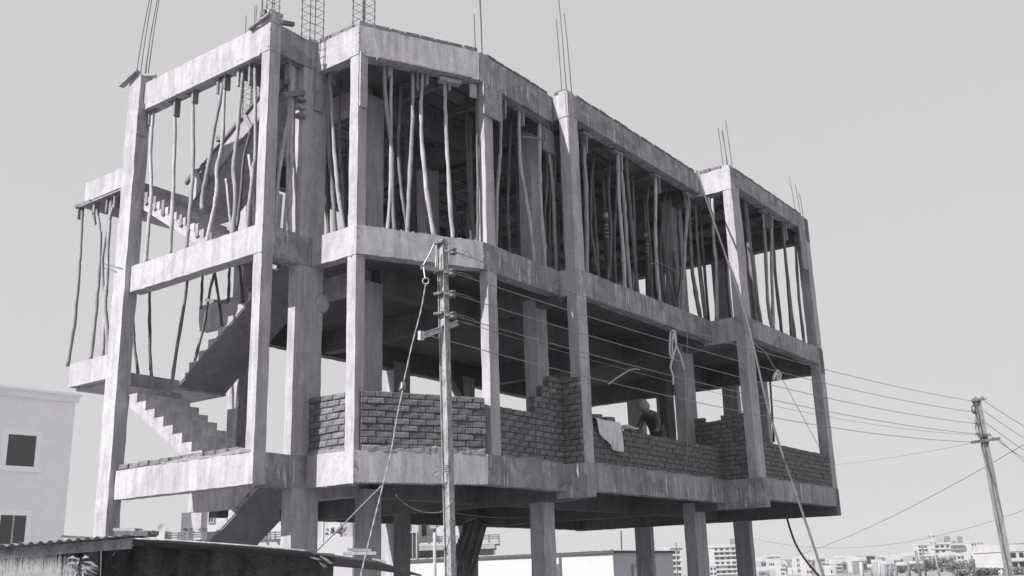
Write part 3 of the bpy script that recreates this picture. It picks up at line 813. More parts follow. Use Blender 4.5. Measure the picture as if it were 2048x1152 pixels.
# ------------------------------------------------------------------ near power pole, its fittings and the lines
def hpole(mb, base, top, ax, n, w, d, t=.009, rec=.04):
    """I-section: web across the middle, a flange either side; ax along the web, n towards the viewer"""
    up = (top - base)
    for s_ in (-1, 1):
        c = base + ax * s_ * (w / 2 - t / 2) - n * d / 2
        q = [c - ax * t / 2 + n * d / 2, c + ax * t / 2 + n * d / 2, c + ax * t / 2 - n * d / 2, c - ax * t / 2 - n * d / 2]
        mb.hexa(q, [p + up for p in q])
    c = base - n * (rec + .004)
    q = [c - ax * (w / 2 - t) + n * .004, c + ax * (w / 2 - t) + n * .004, c + ax * (w / 2 - t) - n * .004, c - ax * (w / 2 - t) - n * .004]
    mb.hexa(q, [p + up for p in q]); return mb
NPY = 11.0
pt, pb = at_y(879, 478, NPY), at_y(896, 1152, NPY)
pdir = (pt - pb).normalized()
pbase = pt - pdir * ((pt.z - GZ) / pdir.z)
NP = thing('power_pole', 'near steel power pole with flaking white paint standing before the slanting bay', 'power pole', pbase)
M['flake'] = plain('flaking_paint', 0.3, 0.6, 0.6, 22, stretch=(1, 1, .5), bumps=0.3)
hpole(MB(), pbase, pt, U, -V, .092, .085, rec=.02).build('shaft', M['flake'], NP)
def near(x, y, dy=0.0): return at_y(x, y, NPY + dy)
def clamp(y):
    c = near(882, y, .04)
    MB().box(c, U * .06, V * .06, Z * .014).build('clamp', M['steel'], NP)
    MB().tube([near(868, y), near(900, y)], .009, 6).build('bolt', M['steel'], NP)
for y in (487, 545, 588, 628): clamp(y)
INS = [(907, 503), (905, 545), (906, 588), (907, 631)]
for x, y in INS:
    f = MB().bar(near(888, y - 1, -.02), near(x, y - 1, -.02), .02, .03).build('bracket', M['steel'], NP)
    c = near(x - 1, y, -.02)
    MB().lathe(c - Z * .04, Z, [(.02, 0), (.042, .006), (.042, .022), (.026, .034), (.026, .046), (.042, .058), (.042, .074), (.02, .08)], 10).build('insulator', M['porc'], f, smooth=True)
ca, cb = near(842, 668, -.12), near(914, 641, .1)
arm = MB().bar(ca, cb, .035, .01)
arm.bar(ca - Z * .03 + V * .02, cb - Z * .03 + V * .02, .01, .045)
arm.build('cross_arm', M['galv'], NP)
MB().box(ca - Z * .02, U * .02, V * .03, Z * .05).build('arm_end', M['galv'], NP)
MB().bar(near(842, 534, -.12), near(876, 541, -.05), .04, .05).build('guy_bracket', M['steel'], NP)
MB().tube([near(868, 488, -.06), near(857, 512, -.09), near(846, 531, -.12)], .008, 6).build('strap', M['galv'], NP)
MB().tube([near(873, 490, -.06), near(872, 515, -.06), near(871, 540, -.06)], .007, 6).build('strap', M['galv'], NP)
wrap = MB()
for k in range(4):
    y = 930 + 4 * k
    wrap.tube([near(879, y, -.04), near(889, y + 2, -.08), near(901, y - 1, -.04), near(903, y - 2, .08)], .006, 5)
wrap.tube(spline([near(880, 945, -.05), near(870, 952, -.06), near(865, 951, -.06), near(868, 944, -.06), near(876, 943, -.06)], 4), .007, 5)
wrap.build('wire_wrap', M['wire'], NP)

# guy wire with ring and strain insulator
gp = [near(847, 536, -.13), near(851, 556, -.2)]
t = thing('guy_wire', 'twisted pale guy wire slanting down from the near pole, with ring and strain insulator', 'guy wire', at_y(722, 1152, 9.0))
c = at_y(851.5, 562, 10.78)
MB().tube([c + (RT * math.cos(a) + UP * math.sin(a)) * .034 for a in [k * math.pi / 8 for k in range(17)]], .007, 6).build('ring', M['galv'], t, smooth=True)
MB().tube([near(847, 535, -.13), near(850, 556, -.2)], .008, 6).build('link', M['galv'], t)
def twist(path, r, t_, name='strand', mat='rope'):
    path = spline(path, 10)
    for ph in (0, math.pi):
        q = []
        for i, p in enumerate(path):
            d = (path[min(i + 1, len(path) - 1)] - path[max(i - 1, 0)]).normalized(); a = d.cross(Vector((0, 1, 0))).normalized(); b = d.cross(a)
            q.append(p + (a * math.cos(i * .9 + ph) + b * math.sin(i * .9 + ph)) * r * .55)
        MB().tube(q, r * .8, 5).build(name, M[mat], t_, smooth=True)
twist([at_y(851, 570, 10.75), at_y(842, 620, 10.55), at_y(824, 690, 10.3), at_y(808, 762, 10.05)], .0065, t)
MB().lathe(at_y(803, 784, 10.02), at_y(808, 762, 10.05) - at_y(803, 784, 10.02), [(.01, 0), (.03, .012), (.036, .03), (.026, .05), (.036, .075), (.03, .1), (.01, .112)], 10).build('strain_insulator', M['porc'], t, smooth=True)
twist([at_y(805, 782, 10.0), at_y(793, 840, 9.85), at_y(782, 905, 9.65), at_y(766, 970, 9.5), at_y(751, 1030, 9.35), at_y(735, 1095, 9.15), at_y(722, 1150, 9.0), at_y(719, 1170, 8.95)], .0065, t)
tag(MB().tube(spline([at_y(763, 972, 9.5), at_y(725, 1010, 9.7), at_y(684, 1052, 9.9), at_y(632, 1103, 10.2)], 4), .007, 5).build('stay_rope', M['rope'], smooth=True), 'thin pale rope branching left off the guy wire', 'rope')
tag(MB().tube(spline([at_y(792, 990, 10.6), at_y(810, 1008, 10.7), at_y(845, 1024, 10.8), at_y(882, 1024, 10.9), at_y(901, 1008, 10.95), at_y(904, 998, 11)], 5), .006, 5).build('slack_cable', M['wire'], smooth=True), 'slack thin cable looping to the near pole below the first floor', 'cable')
tag(MB().tube(sagged(near(903, 1025), at_u(1050, 1034, .97), .03), .006, 4).build('thin_cord', M['wire_d']), 'thin cord from the near pole to a ground floor column', 'cord')

# far pole
FPY = 22.0
ft, fb0 = at_y(1955, 797, FPY), at_y(2022, 1152, FPY)
fdir = (ft - fb0).normalized(); M['farpole'] = plain('weathered_pole', 0.27, 0.7, 0.4, 9, stretch=(1, 1, .4)); fbase = ft - fdir * ((ft.z - GZ) / fdir.z)
FP = thing('power_pole', 'far steel power pole with cross arm at the right edge, against the sky', 'power pole', fbase)
hpole(MB(), fbase, ft, RT, -_fw, .145, .1, t=.026).build('shaft', M['farpole'], FP)
def far(x, y, dy=0.0): return at_y(x, y, FPY + dy)
MB().bar(far(1944, 801), far(1966, 798), .05, .05).build('cross_arm', M['steel'], FP)
MB().bar(far(1943, 885), far(1999, 877), .07, .06).build('cross_arm', M['steel'], FP)
for y in (868, 871): MB().bar(far(1956, y + 3), far(1981, y), .05, .02).build('clamp', M['steel'], FP)
for x, y in ((1946, 803), (1951, 797), (1965, 796), (1948, 822), (1952, 846), (1957, 868)):
    f = MB().bar(far(x - 1, y + 3), far(x + 8, y + 2), .02, .03).build('bracket', M['steel'], FP)
    MB().lathe(far(x, y + 2), Z, [(.012, 0), (.03, .008), (.03, .02), (.018, .03), (.03, .05), (.012, .06)], 8).build('insulator', M['porc'], f, smooth=True)
MB().tube([far(1950, 818) + (RT * math.cos(a) * .7 + UP * math.sin(a)) * .1 for a in [math.pi / 2 + k * math.pi / 7 for k in range(8)]], .012, 6).build('jumper_loop', M['wire_d'], FP)
for k, y in enumerate((805, 815, 838, 850)): MB().tube([far(1950, y), far(1953, y + 12), far(1951, y + 22)], .007, 5).build('jumper_loop', M['wire_d'], FP)

# the lines between them
LN = [((907, 503), (1945, 802), .20), ((905, 545), (1947, 824), .20), ((906, 588), (1950, 847), .20), ((907, 631), (1955, 868), .20), ((916, 641), (1956, 870), .26), ((846, 668), (1944, 884), .24)]
LAB = ['topmost of the overhead wires crossing the building front', 'second overhead wire from the top, crossing the building front', 'third overhead wire from the top, crossing the building front',
       'fourth overhead wire from the top, crossing the building front', 'thin faint wire just beneath the fourth overhead wire', 'lowest overhead wire, tied to the near cross arm']
for i, (a, b, sg) in enumerate(LN):
    p, q = near(*a, -.02), far(*b)
    tag(MB().tube(sagged(p, q, sg, 30), .0055 if i != 4 else .0035, 5).build('overhead_wire', M['wire'], smooth=True), LAB[i], 'wire', 'overhead wires between the two poles')
    if i in (1, 2, 3):
        pth = sagged(p, q, sg, 30)
        tl = [pth[0] + Z * .01, pth[0].lerp(pth[1], .3) + Z * .03, pth[0].lerp(pth[1], .6) + Z * .022, pth[0].lerp(pth[1], .7) - Z * .004]
        MB().tube(spline(tl, 4), .004, 5).build('wire_tail', M['wire'], NP, smooth=True)
MB().tube(spline([near(907, 503), near(925, 508), near(932, 500), near(945, 516)], 4), .007, 5).build('wire_tail', M['wire'], NP, smooth=True)
RL = [((1966, 800), (2100, 880)), ((1968, 822), (2100, 905)), ((1972, 846), (2100, 932)), ((1976, 868), (2100, 945)), ((1996, 877), (2100, 962)), ]
for i, (a, b) in enumerate(RL):
    tag(MB().tube(sagged(far(*a), at_y(*b, 30), .05, 10), .006, 4).build('overhead_wire', M['wire_d']), '%s wire from the top leaving the far pole to the right' % ORD[i], 'wire', 'wires leaving the far pole')
tag(MB().tube(sagged(at_y(1560, 1120, 60), at_y(2110, 852, 26), .4, 30), .008, 4).build('overhead_wire', M['wire_d']), 'long single wire rising to the right across the lower sky', 'wire')
tag(MB().tube(sagged(at_y(1500, 935, 60), at_y(1975, 880, 30), .3, 20), .006, 4).build('overhead_wire', M['wire']), 'very faint wire running left from the far pole behind the building', 'wire')
tag(MB().tube(sagged(at_y(1500, 1075, 60), at_y(2100, 1000, 40), 1.1, 24), .009, 4).build('overhead_wire', M['wire']), 'faint sagging wire low over the city at right', 'wire')
tag(MB().tube(spline([on_plane(x, y, near(1100, 700) , (far(1945, 802) - near(907, 503)).cross(Z)) for x, y in ((1217, 768), (1240, 752), (1262, 739), (1279, 739))], 4), .008, 5).build('wire_spacer', M['wire']), 'short pale wire tied between the lower overhead wires', 'wire')

# long pale pipe leaning from the roof corner, dark hoses and ropes
hp = [at_y(1393, 342, 18.45), at_y(1475, 580, 17.4), at_y(1500, 662, 17.0), at_y(1540, 830, 16.2), at_y(1600, 1010, 15.4), at_y(1655, 1175, 14.7)]
tag(MB().tube(spline(hp, 8), .018, 8).build('pale_pipe', M['pipe'], smooth=True), 'long thin pale pipe slanting from the roof step down past the end bay', 'pipe')
tag(MB().tube([at_u(1540, 760, 2.3), at_u(1548, 884, 2.3)], .02, 6).build('dark_pipe', M['wire_d'], smooth=True), 'thin dark upright pipe in the end bay of the first floor', 'pipe')
tag(MB().tube(spline([at_u(1572, 1030, 2.5), at_u(1590, 1085, 2.6), at_u(1615, 1125, 2.8), at_u(1652, 1168, 3.1)], 6), .02, 6).build('black_hose', M['wire_d'], smooth=True), 'black hose hanging in a curve below the end bay', 'hose')
K3 = PlaneU(2.02)
t = thing('rope_bundle', 'knotted pale rope loops hanging from the long second floor beam', 'rope', K3(1345, 770))
for pts in ([(1341, 664), (1339, 700), (1343, 716), (1346, 716), (1344, 690), (1347, 664)], [(1347, 664), (1352, 690), (1360, 710), (1368, 738)], [(1345, 716), (1341, 735), (1346, 752), (1346, 769)], [(1343, 662), (1350, 664), (1352, 690), (1346, 714)]):
    MB().tube(spline([K3(x, y) for x, y in pts], 4), .018, 6).build('rope_strand', M['rope_w'], t, smooth=True)
tag(MB().tube(spline([K3(x, y) for x, y in ((1374, 662), (1376, 740), (1375, 800), (1374, 900), (1371, 945))], 4), .007, 5).build('plumb_cord', M['rope'], smooth=True), 'thin vertical cord hanging in front of the long brick wall', 'cord')
K4 = PlaneU(2.9)
t = thing('rope_bundle', 'small tangled pale rope hanging on the wires by the end bay', 'rope', K4(1553, 760))
MB().tube(spline([K4(x, y) for x, y in ((1502, 680), (1515, 693), (1530, 704), (1545, 730), (1555, 742))], 4), .012, 5).build('rope_strand', M['rope'], t, smooth=True)
MB().tube(spline([K4(x, y) for x, y in ((1555, 741), (1549, 749), (1547, 759), (1552, 748), (1557, 750), (1554, 757), (1559, 759), (1561, 748), (1555, 741))], 4), .022, 6).build('rope_knot', M['rope_w'], t, smooth=True)
MB().tube([K4(1560, 750), K4(1640, 897)], .005, 4).build('rope_tail', M['rope'], t)
tag(MB().tube(spline([PlaneU(1.9)(x, y) for x, y in ((1300, 528), (1318, 527), (1340, 536), (1362, 552))], 4), .01, 5).build('bent_wire', M['wire'], smooth=True), 'bent pale wire curving across a column in the long bay', 'wire')
t = thing('tie_wire', 'two thin binding wires stretched from the leftmost column to the crossing props', 'wire', W(-3.3, -.1, 4.6))
MB().tube([at_v(206, 527, -.1), at_v(245, 537, -.1)], .005, 4).build('strand', M['wire_d'], t)
MB().tube([at_v(202, 535, -.1), at_v(233, 543, -.1)], .005, 4).build('strand', M['wire_d'], t)

# ------------------------------------------------------------------ worker behind the long brick wall
def skin_mesh(verts, edges, radii, mat, name, parent, sub=2):
    o0 = ORG[parent.name]
    me = bpy.data.meshes.new(name + '_cage'); me.from_pydata([tuple(v - o0) for v in verts], edges, [])
    ob = bpy.data.objects.new(name + '_cage', me); COL.objects.link(ob)
    ob.modifiers.new('s', 'SKIN'); sb = ob.modifiers.new('d', 'SUBSURF'); sb.levels = sub; sb.render_levels = sub
    if not me.skin_vertices:
        bm = bmesh.new(); bm.from_mesh(me); bm.verts.layers.skin.verify(); bm.to_mesh(me); bm.free()
    for i, r in enumerate(radii):
        rr = r if hasattr(r, '__len__') else (r, r)
        me.skin_vertices[0].data[i].radius = rr
        me.skin_vertices[0].data[i].use_root = (i == 0)
    dg = bpy.context.evaluated_depsgraph_get(); dg.update()
    m2 = bpy.data.meshes.new_from_object(ob.evaluated_get(dg), depsgraph=dg)
    m2.name = name
    bpy.data.objects.remove(ob); bpy.data.meshes.remove(me)
    m2.materials.clear()
    for x in (mat if isinstance(mat, list) else [mat]): m2.materials.append(x)
    m2.polygons.foreach_set('use_smooth', [True] * len(m2.polygons))
    o = bpy.data.objects.new(name, m2); COL.objects.link(o); o.parent = parent; ORG[o.name] = o0
    return o
wp = W(1.45, 7.85, 1.6)
PER = thing('person', 'bent worker with pale headcloth and dark shirt behind the long brick wall', 'person', wp)
def b(u, v, z): return W(u, v, z)
bv = [b(1.42, 7.86, 2.40), b(1.43, 7.74, 2.52), b(1.45, 7.58, 2.63), b(1.47, 7.45, 2.69), b(1.48, 7.36, 2.73), b(1.48, 7.29, 2.77), b(1.48, 7.235, 2.83),
      b(1.60, 7.50, 2.66), b(1.70, 7.36, 2.47), b(1.78, 7.16, 2.36), b(1.80, 7.09, 2.335),
      b(1.32, 7.52, 2.66), b(1.30, 7.36, 2.46), b(1.42, 7.16, 2.36), b(1.46, 7.09, 2.34),
      b(1.51, 7.88, 2.33), b(1.53, 7.72, 2.00), b(1.53, 7.84, 1.68), b(1.54, 7.74, 1.63),
      b(1.33, 7.88, 2.33), b(1.31, 7.78, 1.99), b(1.31, 7.92, 1.68), b(1.32, 7.82, 1.63)]
be = [(0, 1), (1, 2), (2, 3), (3, 4), (4, 5), (5, 6), (3, 7), (7, 8), (8, 9), (9, 10), (3, 11), (11, 12), (12, 13), (13, 14), (0, 15), (15, 16), (16, 17), (17, 18), (0, 19), (19, 20), (20, 21), (21, 22)]
brd = [(.13, .10), (.135, .10), (.15, .11), (.13, .10), .052, .085, .075, .062, .046, .034, .036, .062, .046, .034, .036, .085, .062, .042, .036, .085, .062, .042, .036]
body = skin_mesh(bv, be, brd, [M['shirt'], M['skin']], 'body', PER)
for p in body.data.polygons:
    q = uvz(p.center + ORG[PER.name])
    if (q.y < 7.37 and q.z > 2.68) or (q.y < 7.14): p.material_index = 1
for s_, (hu, hv, hz) in ((1, (1.80, 7.08, 2.335)), (-1, (1.46, 7.08, 2.34))):
    for k in range(4):
        f0 = b(hu + (k - 1.5) * .018, hv, hz); L = (.06, .07, .066, .05)[k]
        MB().tube([f0, f0 - V * L * .6 + Z * .006, f0 - V * L - Z * .014], [.0095, .009, .007], 6).build('finger', M['skin'], PER, smooth=True)
    f0 = b(hu - s_ * .035, hv + .04, hz)
    MB().tube([f0, f0 - V * .03 - U * s_ * .012, f0 - V * .055 - U * s_ * .004], [.011, .01, .008], 6).build('thumb', M['skin'], PER, smooth=True)
hc = b(1.48, 7.245, 2.815)
fwd = (-V * .86 - Z * .35 + U * .1).normalized(); hup = (Z * .93 - V * .36).normalized(); hs = fwd.cross(hup).normalized()
MB().lathe(hc + fwd * .085 - hup * .01, fwd, [(.018, -.02), (.016, .0), (.012, .014), (.003, .024)], 8).build('nose', M['skin'], PER, smooth=True)
for s_ in (-1, 1): MB().lathe(hc + hs * s_ * .078 - hup * .01, hs * s_, [(.02, 0), (.026, .006), (.018, .014)], 8).build('ear', M['skin'], PER, smooth=True)
sc = MB(); n1, n2 = 12, 18                       # cloth wound over the head, hanging on to the neck
for i in range(n1 + 1):
    th = math.pi * .62 * i / n1
    for k in range(n2):
        a = 2 * math.pi * k / n2
        d = (-fwd * math.cos(a) + hs * math.sin(a))
        drop = .045 * max(0, math.cos(a)) * (i / n1) ** 2
        rr = .112 * (1 + .05 * math.sin(5 * a + i * .7))
        sc.v.append(hc - fwd * .012 + hup * (rr * math.cos(th) * 1.08 - drop) + d * rr * math.sin(th) * (1.0 if math.cos(a) > -.3 else .95))
for i in range(n1):
    for k in range(n2):
        sc.f.append([i * n2 + k, i * n2 + (k + 1) % n2, (i + 1) * n2 + (k + 1) % n2, (i + 1) * n2 + k])
sc.build('headcloth', M['scarf'], PER, smooth=True)

# sacks and things on the long brick wall
def cloth(pts_fn, nu, nv, th, name, mat, label, cat):
    m = MB(); pts = [[pts_fn(i / nu, j / nv) for j in range(nv + 1)] for i in range(nu + 1)]
    for k in range(2):
        for i in range(nu + 1):
            for j in range(nv + 1):
                p, nn = pts[i][j]; m.v.append(p + nn * th * k)
    N = (nu + 1) * (nv + 1); idx = lambda i, j, k: k * N + i * (nv + 1) + j
    for i in range(nu):
        for j in range(nv):
            m.f.append([idx(i, j, 0), idx(i, j + 1, 0), idx(i + 1, j + 1, 0), idx(i + 1, j, 0)]); m.f.append([idx(i, j, 1), idx(i + 1, j, 1), idx(i + 1, j + 1, 1), idx(i, j + 1, 1)])
    for i in range(nu):
        for j in (0, nv): m.f.append([idx(i, j, 0), idx(i + 1, j, 0), idx(i + 1, j, 1), idx(i, j, 1)])
    for j in range(nv):
        for i in (0, nu): m.f.append([idx(i, j, 0), idx(i, j + 1, 0), idx(i, j + 1, 1), idx(i, j, 1)])
    return tag(m.build(name, M[mat], smooth=True), label, cat)
def sack_fn(s, t):
    v = 4.79 + .74 * s + .05 * t
    low = (.14 + .32 * math.sin(min(1, s * 1.25) * math.pi * .5))
    over = .12
    L = over + low; x = t * L
    if x < over: p = W(1.86 + x, v, 2.305 + .006 * math.sin(9 * s))
    else: p = W(1.985 + .012 + .028 * math.sin(13 * s + 2.5 * t) * t + .012 * t, v, 2.30 - (x - over))
    return p, U
cloth(sack_fn, 22, 14, .006, 'sack', 'sack_l', 'pale empty cement sack hanging over the long brick wall', 'sack')
def flat_fn(s, t):
    a = s * 2 * math.pi; r = t
    v = 5.85 + .34 * r * math.cos(a) + .05 * math.sin(3 * a) * r; u = 1.90 + .13 * r * math.sin(a)
    return W(u, v, 2.235 + .012 * math.sin(4 * a) * r + (.018 * r * r)), Z
cloth(flat_fn, 26, 6, .02, 'sack', 'sack_l', 'flattened pale sack lying on top of the long brick wall', 'sack')
th_ = MB()
for k in range(5):
    p = W(2.03, 4.98 + .13 * k, 2.06 - .03 * k)
    th_.tube(spline([p, p - Z * .1 + V * rnd.uniform(-.03, .03), p - Z * .17 + V * rnd.uniform(.0, .07), p - Z * .12 + V * .1], 3), .004, 4)
tag(th_.build('loose_threads', M['rope']), 'loose pale threads dangling below the hanging cement sack', 'threads')

# ------------------------------------------------------------------ shed at the lower left
SY = 9.0
def sh(x, y, Y=SY): return at_y(x, y, Y)
t = thing('shed', 'low shed with corrugated tin roof and dark sackcloth walls at the lower left', 'shed', (sh(180, 1120).x, SY, GZ))
a, b_ = sh(-60, 1096, 8.9), sh(252, 1070, 9.2)
d = (b_ - a); L = d.length; d.normalize(); back = Vector((0.1, 2.8, -.06))
mb = MB(); n = int(L / .0095)
for k in range(2):
    for i in range(n + 1):
        s_ = i / n * L; w = .013 * math.sin(2 * math.pi * s_ / .076) * (1 if s_ < L * .86 else .6)
        for j in (0, 1): mb.v.append(a + d * s_ + Z * (w - .0025 * k) + back * j)
for i in range(n):
    q = lambda k, i, j: k * 2 * (n + 1) + i * 2 + j
    mb.f += [[q(0, i, 0), q(0, i + 1, 0), q(0, i + 1, 1), q(0, i, 1)], [q(1, i, 1), q(1, i + 1, 1), q(1, i + 1, 0), q(1, i, 0)], [q(0, i, 0), q(1, i, 0), q(1, i + 1, 0), q(0, i + 1, 0)]]
mb.build('corrugated_sheet', M['tin'], t, smooth=True)
MB().bar(sh(-60, 1112, 9.02), sh(264, 1087, 9.3), .03, .09).build('eave_board', M['plank'], t)
# the long sheet that slopes away to the right
e = [sh(225, 1077, 9.35), sh(330, 1081, 9.4), sh(480, 1091, 9.55), sh(620, 1103, 9.7), sh(752, 1121, 9.9)]
mb = MB()
for k in range(2):
    for p in e:
        for j in range(3): mb.v.append(p + Vector((.12, 1.0, -.065)) * j - Z * .018 * k)
N3 = len(e) * 3
for i in range(len(e) - 1):
    for j in range(2):
        q = i * 3 + j; mb.f += [[q, q + 3, q + 4, q + 1], [N3 + q + 1, N3 + q + 4, N3 + q + 3, N3 + q]]
    q = i * 3; mb.f.append([q, N3 + q, N3 + q + 3, q + 3])
    q = i * 3 + 2; mb.f.append([q, q + 3, N3 + q + 3, N3 + q])
mb.f += [[0, 1, 2, N3 + 2, N3 + 1, N3], [N3 - 3, N3 * 2 - 3, N3 * 2 - 2, N3 * 2 - 1, N3 - 1, N3 - 2]]
M['tin_d'] = plain('dark_tin', 0.10, 0.7, 0.4, 3)  # darker tin over the whole long sheet
mb.build('roof_sheet', M['tin_d'], t)
MB().tube(spline([p + Z * .004 - Vector((0, .008, 0)) for p in e[:4]], 6), .008, 6).build('sheet_lit_edge', M['galv'], t, smooth=True)  # pale tube added to paint the sunlit edge of the sheet
def curtain(x0, x1, Y0, Y1, ztop, name, mat, seed, lo=None):
    r = random.Random(seed); m = MB(); nu, nv = 46, 14
    p, q = sh(x0, 1120, Y0), sh(x1, 1120, Y1)
    for k in range(2):
        for i in range(nu + 1):
            c = p.lerp(q, i / nu)
            zt = ztop(i / nu)
            for j in range(nv + 1):
                z = zt + ((GZ if lo is None else lo(i / nu)) - zt) * j / nv
                w = .05 * math.sin(i * .9 + seed) + .03 * math.sin(i * 2.1 + j * .5) + .02 * math.sin(j * 1.7 + i)
                m.v.append(Vector((c.x, c.y + w + .012 * k, z)))
    N = (nu + 1) * (nv + 1)
    for i in range(nu):
        for j in range(nv):
            a0 = i * (nv + 1) + j; b0 = a0 + nv + 1
            m.f += [[a0, a0 + 1, b0 + 1, b0], [N + a0, N + b0, N + b0 + 1, N + a0 + 1]]
    m.build(name, M[mat], t, smooth=True)
zr = lambda s_: sh(190, 1078, 10.2).z + (sh(655, 1108, 10.4).z - sh(190, 1078, 10.2).z) * s_
rj = random.Random(3); jag = [rj.uniform(-.1, .1) for _ in range(60)]
curtain(185, 668, 10.2, 10.35, lambda s_: zr(s_) - .0, 'sackcloth_wall', 'sack', 2)
curtain(-80, 200, 9.35, 9.45, lambda s_: sh(60, 1100, 9.4).z, 'sackcloth_wall', 'sack', 5)
MB().tube([sh(203, 1098, 9.2), sh(201, 1160, 9.2)], .006, 5).build('hanging_string', M['wire'], t)
MB().tube(spline([sh(216, 1098, 9.3), sh(224, 1112, 9.25), sh(232, 1103, 9.25), sh(240, 1100, 9.3)], 4), .006, 5).build('hanging_string', M['wire_d'], t)
for x, yb in ((640, 1120), (652, 1135), (665, 1128)):
    MB().bar(sh(x - 22, 1112, 9.75), sh(x, yb, 9.7), .05, .008).build('torn_strip', M['sack'], t)
# what lies on its roof
k = thing('plank_pile', 'small pile of dark planks and blocks on the tin roof of the shed', 'planks', sh(270, 1070, 9.6))
MB().box(sh(272, 1068, 9.6), RT * .15, Vector((0, .12, 0)), Z * .022).build('plank', M['wood_d'], k)
MB().box(sh(256, 1060, 9.6), RT * .1, Vector((0, .1, 0)), Z * .014).build('plank', M['board'], k)
MB().box(sh(292, 1066, 9.65), RT * .085, Vector((0, .1, 0)), Z * .02).build('block', M['plank'], k)
tag(MB().bar(sh(128, 1073, 9.9), sh(182, 1076, 9.9), .12, .02).build('wood_strip', M['wood_d']), 'thin dark strip lying on the corrugated roof edge', 'strip')
k = thing('board_stack', 'two weathered boards lying at the right tip of the shed roof', 'boards', sh(715, 1104, 9.95))
MB().bar(sh(686, 1107, 9.95), sh(752, 1107, 10.0), .16, .03).build('board', M['board'], k)
MB().bar(sh(697, 1099, 10.0), sh(745, 1101, 10.0), .12, .025).build('board', M['plank'], k)
MB().bar(sh(745, 1118, 9.92), sh(772, 1124, 9.95), .04, .02).build('batten', M['board'], k)
# dry grass and a plant in front of the shed, catching the sun
rg = random.Random(11); mb = MB()
for i in range(1700):
    x = rg.uniform(-30, 128); Y = rg.uniform(8.3, 9.15)
    p = sh(x, 1120, Y); p = Vector((p.x, p.y, GZ)); h = (sh(x, rg.uniform(1096, 1136), Y).z - GZ)
    dx, dy = rg.uniform(-.12, .12), rg.uniform(-.1, .1); w = rg.uniform(.006, .014)
    q = p + Vector((dx, dy, h))
    mb.add([p - RT * w, p + RT * w, q + Vector((dx * .3, dy, -.02))], [(0, 1, 2)])
g_ = mb.build('dry_grass', M['straw']); tag(g_, 'tall pale dry grass standing against the shed wall at the lower left', 'grass'); g_['kind'] = 'stuff'
def leaf(mb, p, d, L, w):
    sd = d.cross(Vector((.2, .9, .3))).normalized(); q = [p]
    a = p + d * L * .5 + Z * L * .08; c = p + d * L - Z * L * .12
    mb.add([p, a + sd * w, c, a - sd * w], [(0, 1, 2, 3)])
M['leaf_l'] = perobj(plain('dry_leaf', 0.34, 0.6, 0.35, 6, bumps=0), 0.2)
k = thing('plant', 'leafy plant with sunlit drooping leaves beside the shed wall', 'plant', Vector((sh(160, 1120, 8.9).x, 8.9, GZ)))
base = ORG[k.name]
MB().tube([base, base + Z * (sh(160, 1135, 8.9).z - GZ)], .012, 6).build('stem', M['bark'], k)
for i in range(46):
    p = base + Z * (sh(160, rg.uniform(1118, 1160), 8.9).z - GZ) ; an = rg.uniform(0, 6.28)
    dd = Vector((math.cos(an), math.sin(an) * .7, rg.uniform(-.5, .7))).normalized(); m = MB(); leaf(m, p + dd * .02, dd, rg.uniform(.08, .17), rg.uniform(.009, .017))
    m.build('leaf', M['leaf_l'], k)

# ------------------------------------------------------------------ neighbouring buildings
def rect(x0, y0, x1, y1, Y):
    ym, xm = (y0 + y1) / 2, (x0 + x1) / 2
    return at_y(x0, ym, Y).x, at_y(x1, ym, Y).x, at_y(xm, y1, Y).z, at_y(xm, y0, Y).z
def wbox(mb, X0, X1, Y0, Y1, Z0, Z1): return mb.hexa([Vector(p) for p in ((X0, Y0, Z0), (X1, Y0, Z0), (X1, Y1, Z0), (X0, Y1, Z0))], [Vector(p) for p in ((X0, Y0, Z1), (X1, Y0, Z1), (X1, Y1, Z1), (X0, Y1, Z1))])
def fblock(root, name, mat, x0, y0, x1, y1, Y, dep, ground=False):
    X0, X1, Z0, Z1 = rect(x0, y0, x1, y1, Y)
    return wbox(MB(), X0, X1, Y, Y + dep, GZ if ground else Z0, Z1).build(name, M[mat], root)
def fwin(root, x0, y0, x1, y1, Y, mat='glass', frame='white2', mull=1):
    X0, X1, Z0, Z1 = rect(x0, y0, x1, y1, Y); m = MB(); w = (X1 - X0) * .09 + .02
    for q in ((X0 - w, X0, Z0 - w, Z1 + w), (X1, X1 + w, Z0 - w, Z1 + w), (X0, X1, Z1, Z1 + w), (X0, X1, Z0 - w, Z0)): wbox(m, q[0], q[1], Y - .07, Y - .002, q[2], q[3])
    for k in range(mull):
        c = X0 + (X1 - X0) * (k + 1) / (mull + 1); wbox(m, c - .015, c + .015, Y - .05, Y - .03, Z0, Z1)
    f = m.build('window', M[frame], root)
    wbox(MB(), X0, X1, Y - .025, Y - .004, Z0, Z1).build('pane', M[mat], f); return f
def railing(root, x0, x1, ytop, ybot, Y, nb=3, posts=4, mat='greyp'):
    X0, X1, Z0, Z1 = rect(x0, ytop, x1, ybot, Y); m = MB()
    for k in range(nb):
        z = Z1 - (Z1 - Z0) * k / nb; wbox(m, X0, X1, Y - .03, Y + .01, z - .025, z + .025)
    for k in range(posts):
        c = X0 + (X1 - X0) * k / max(1, posts - 1); wbox(m, c - .03, c + .03, Y - .045, Y + .02, Z0 - .05, Z1 + .04)
    return m.build('railing', M[mat], root)
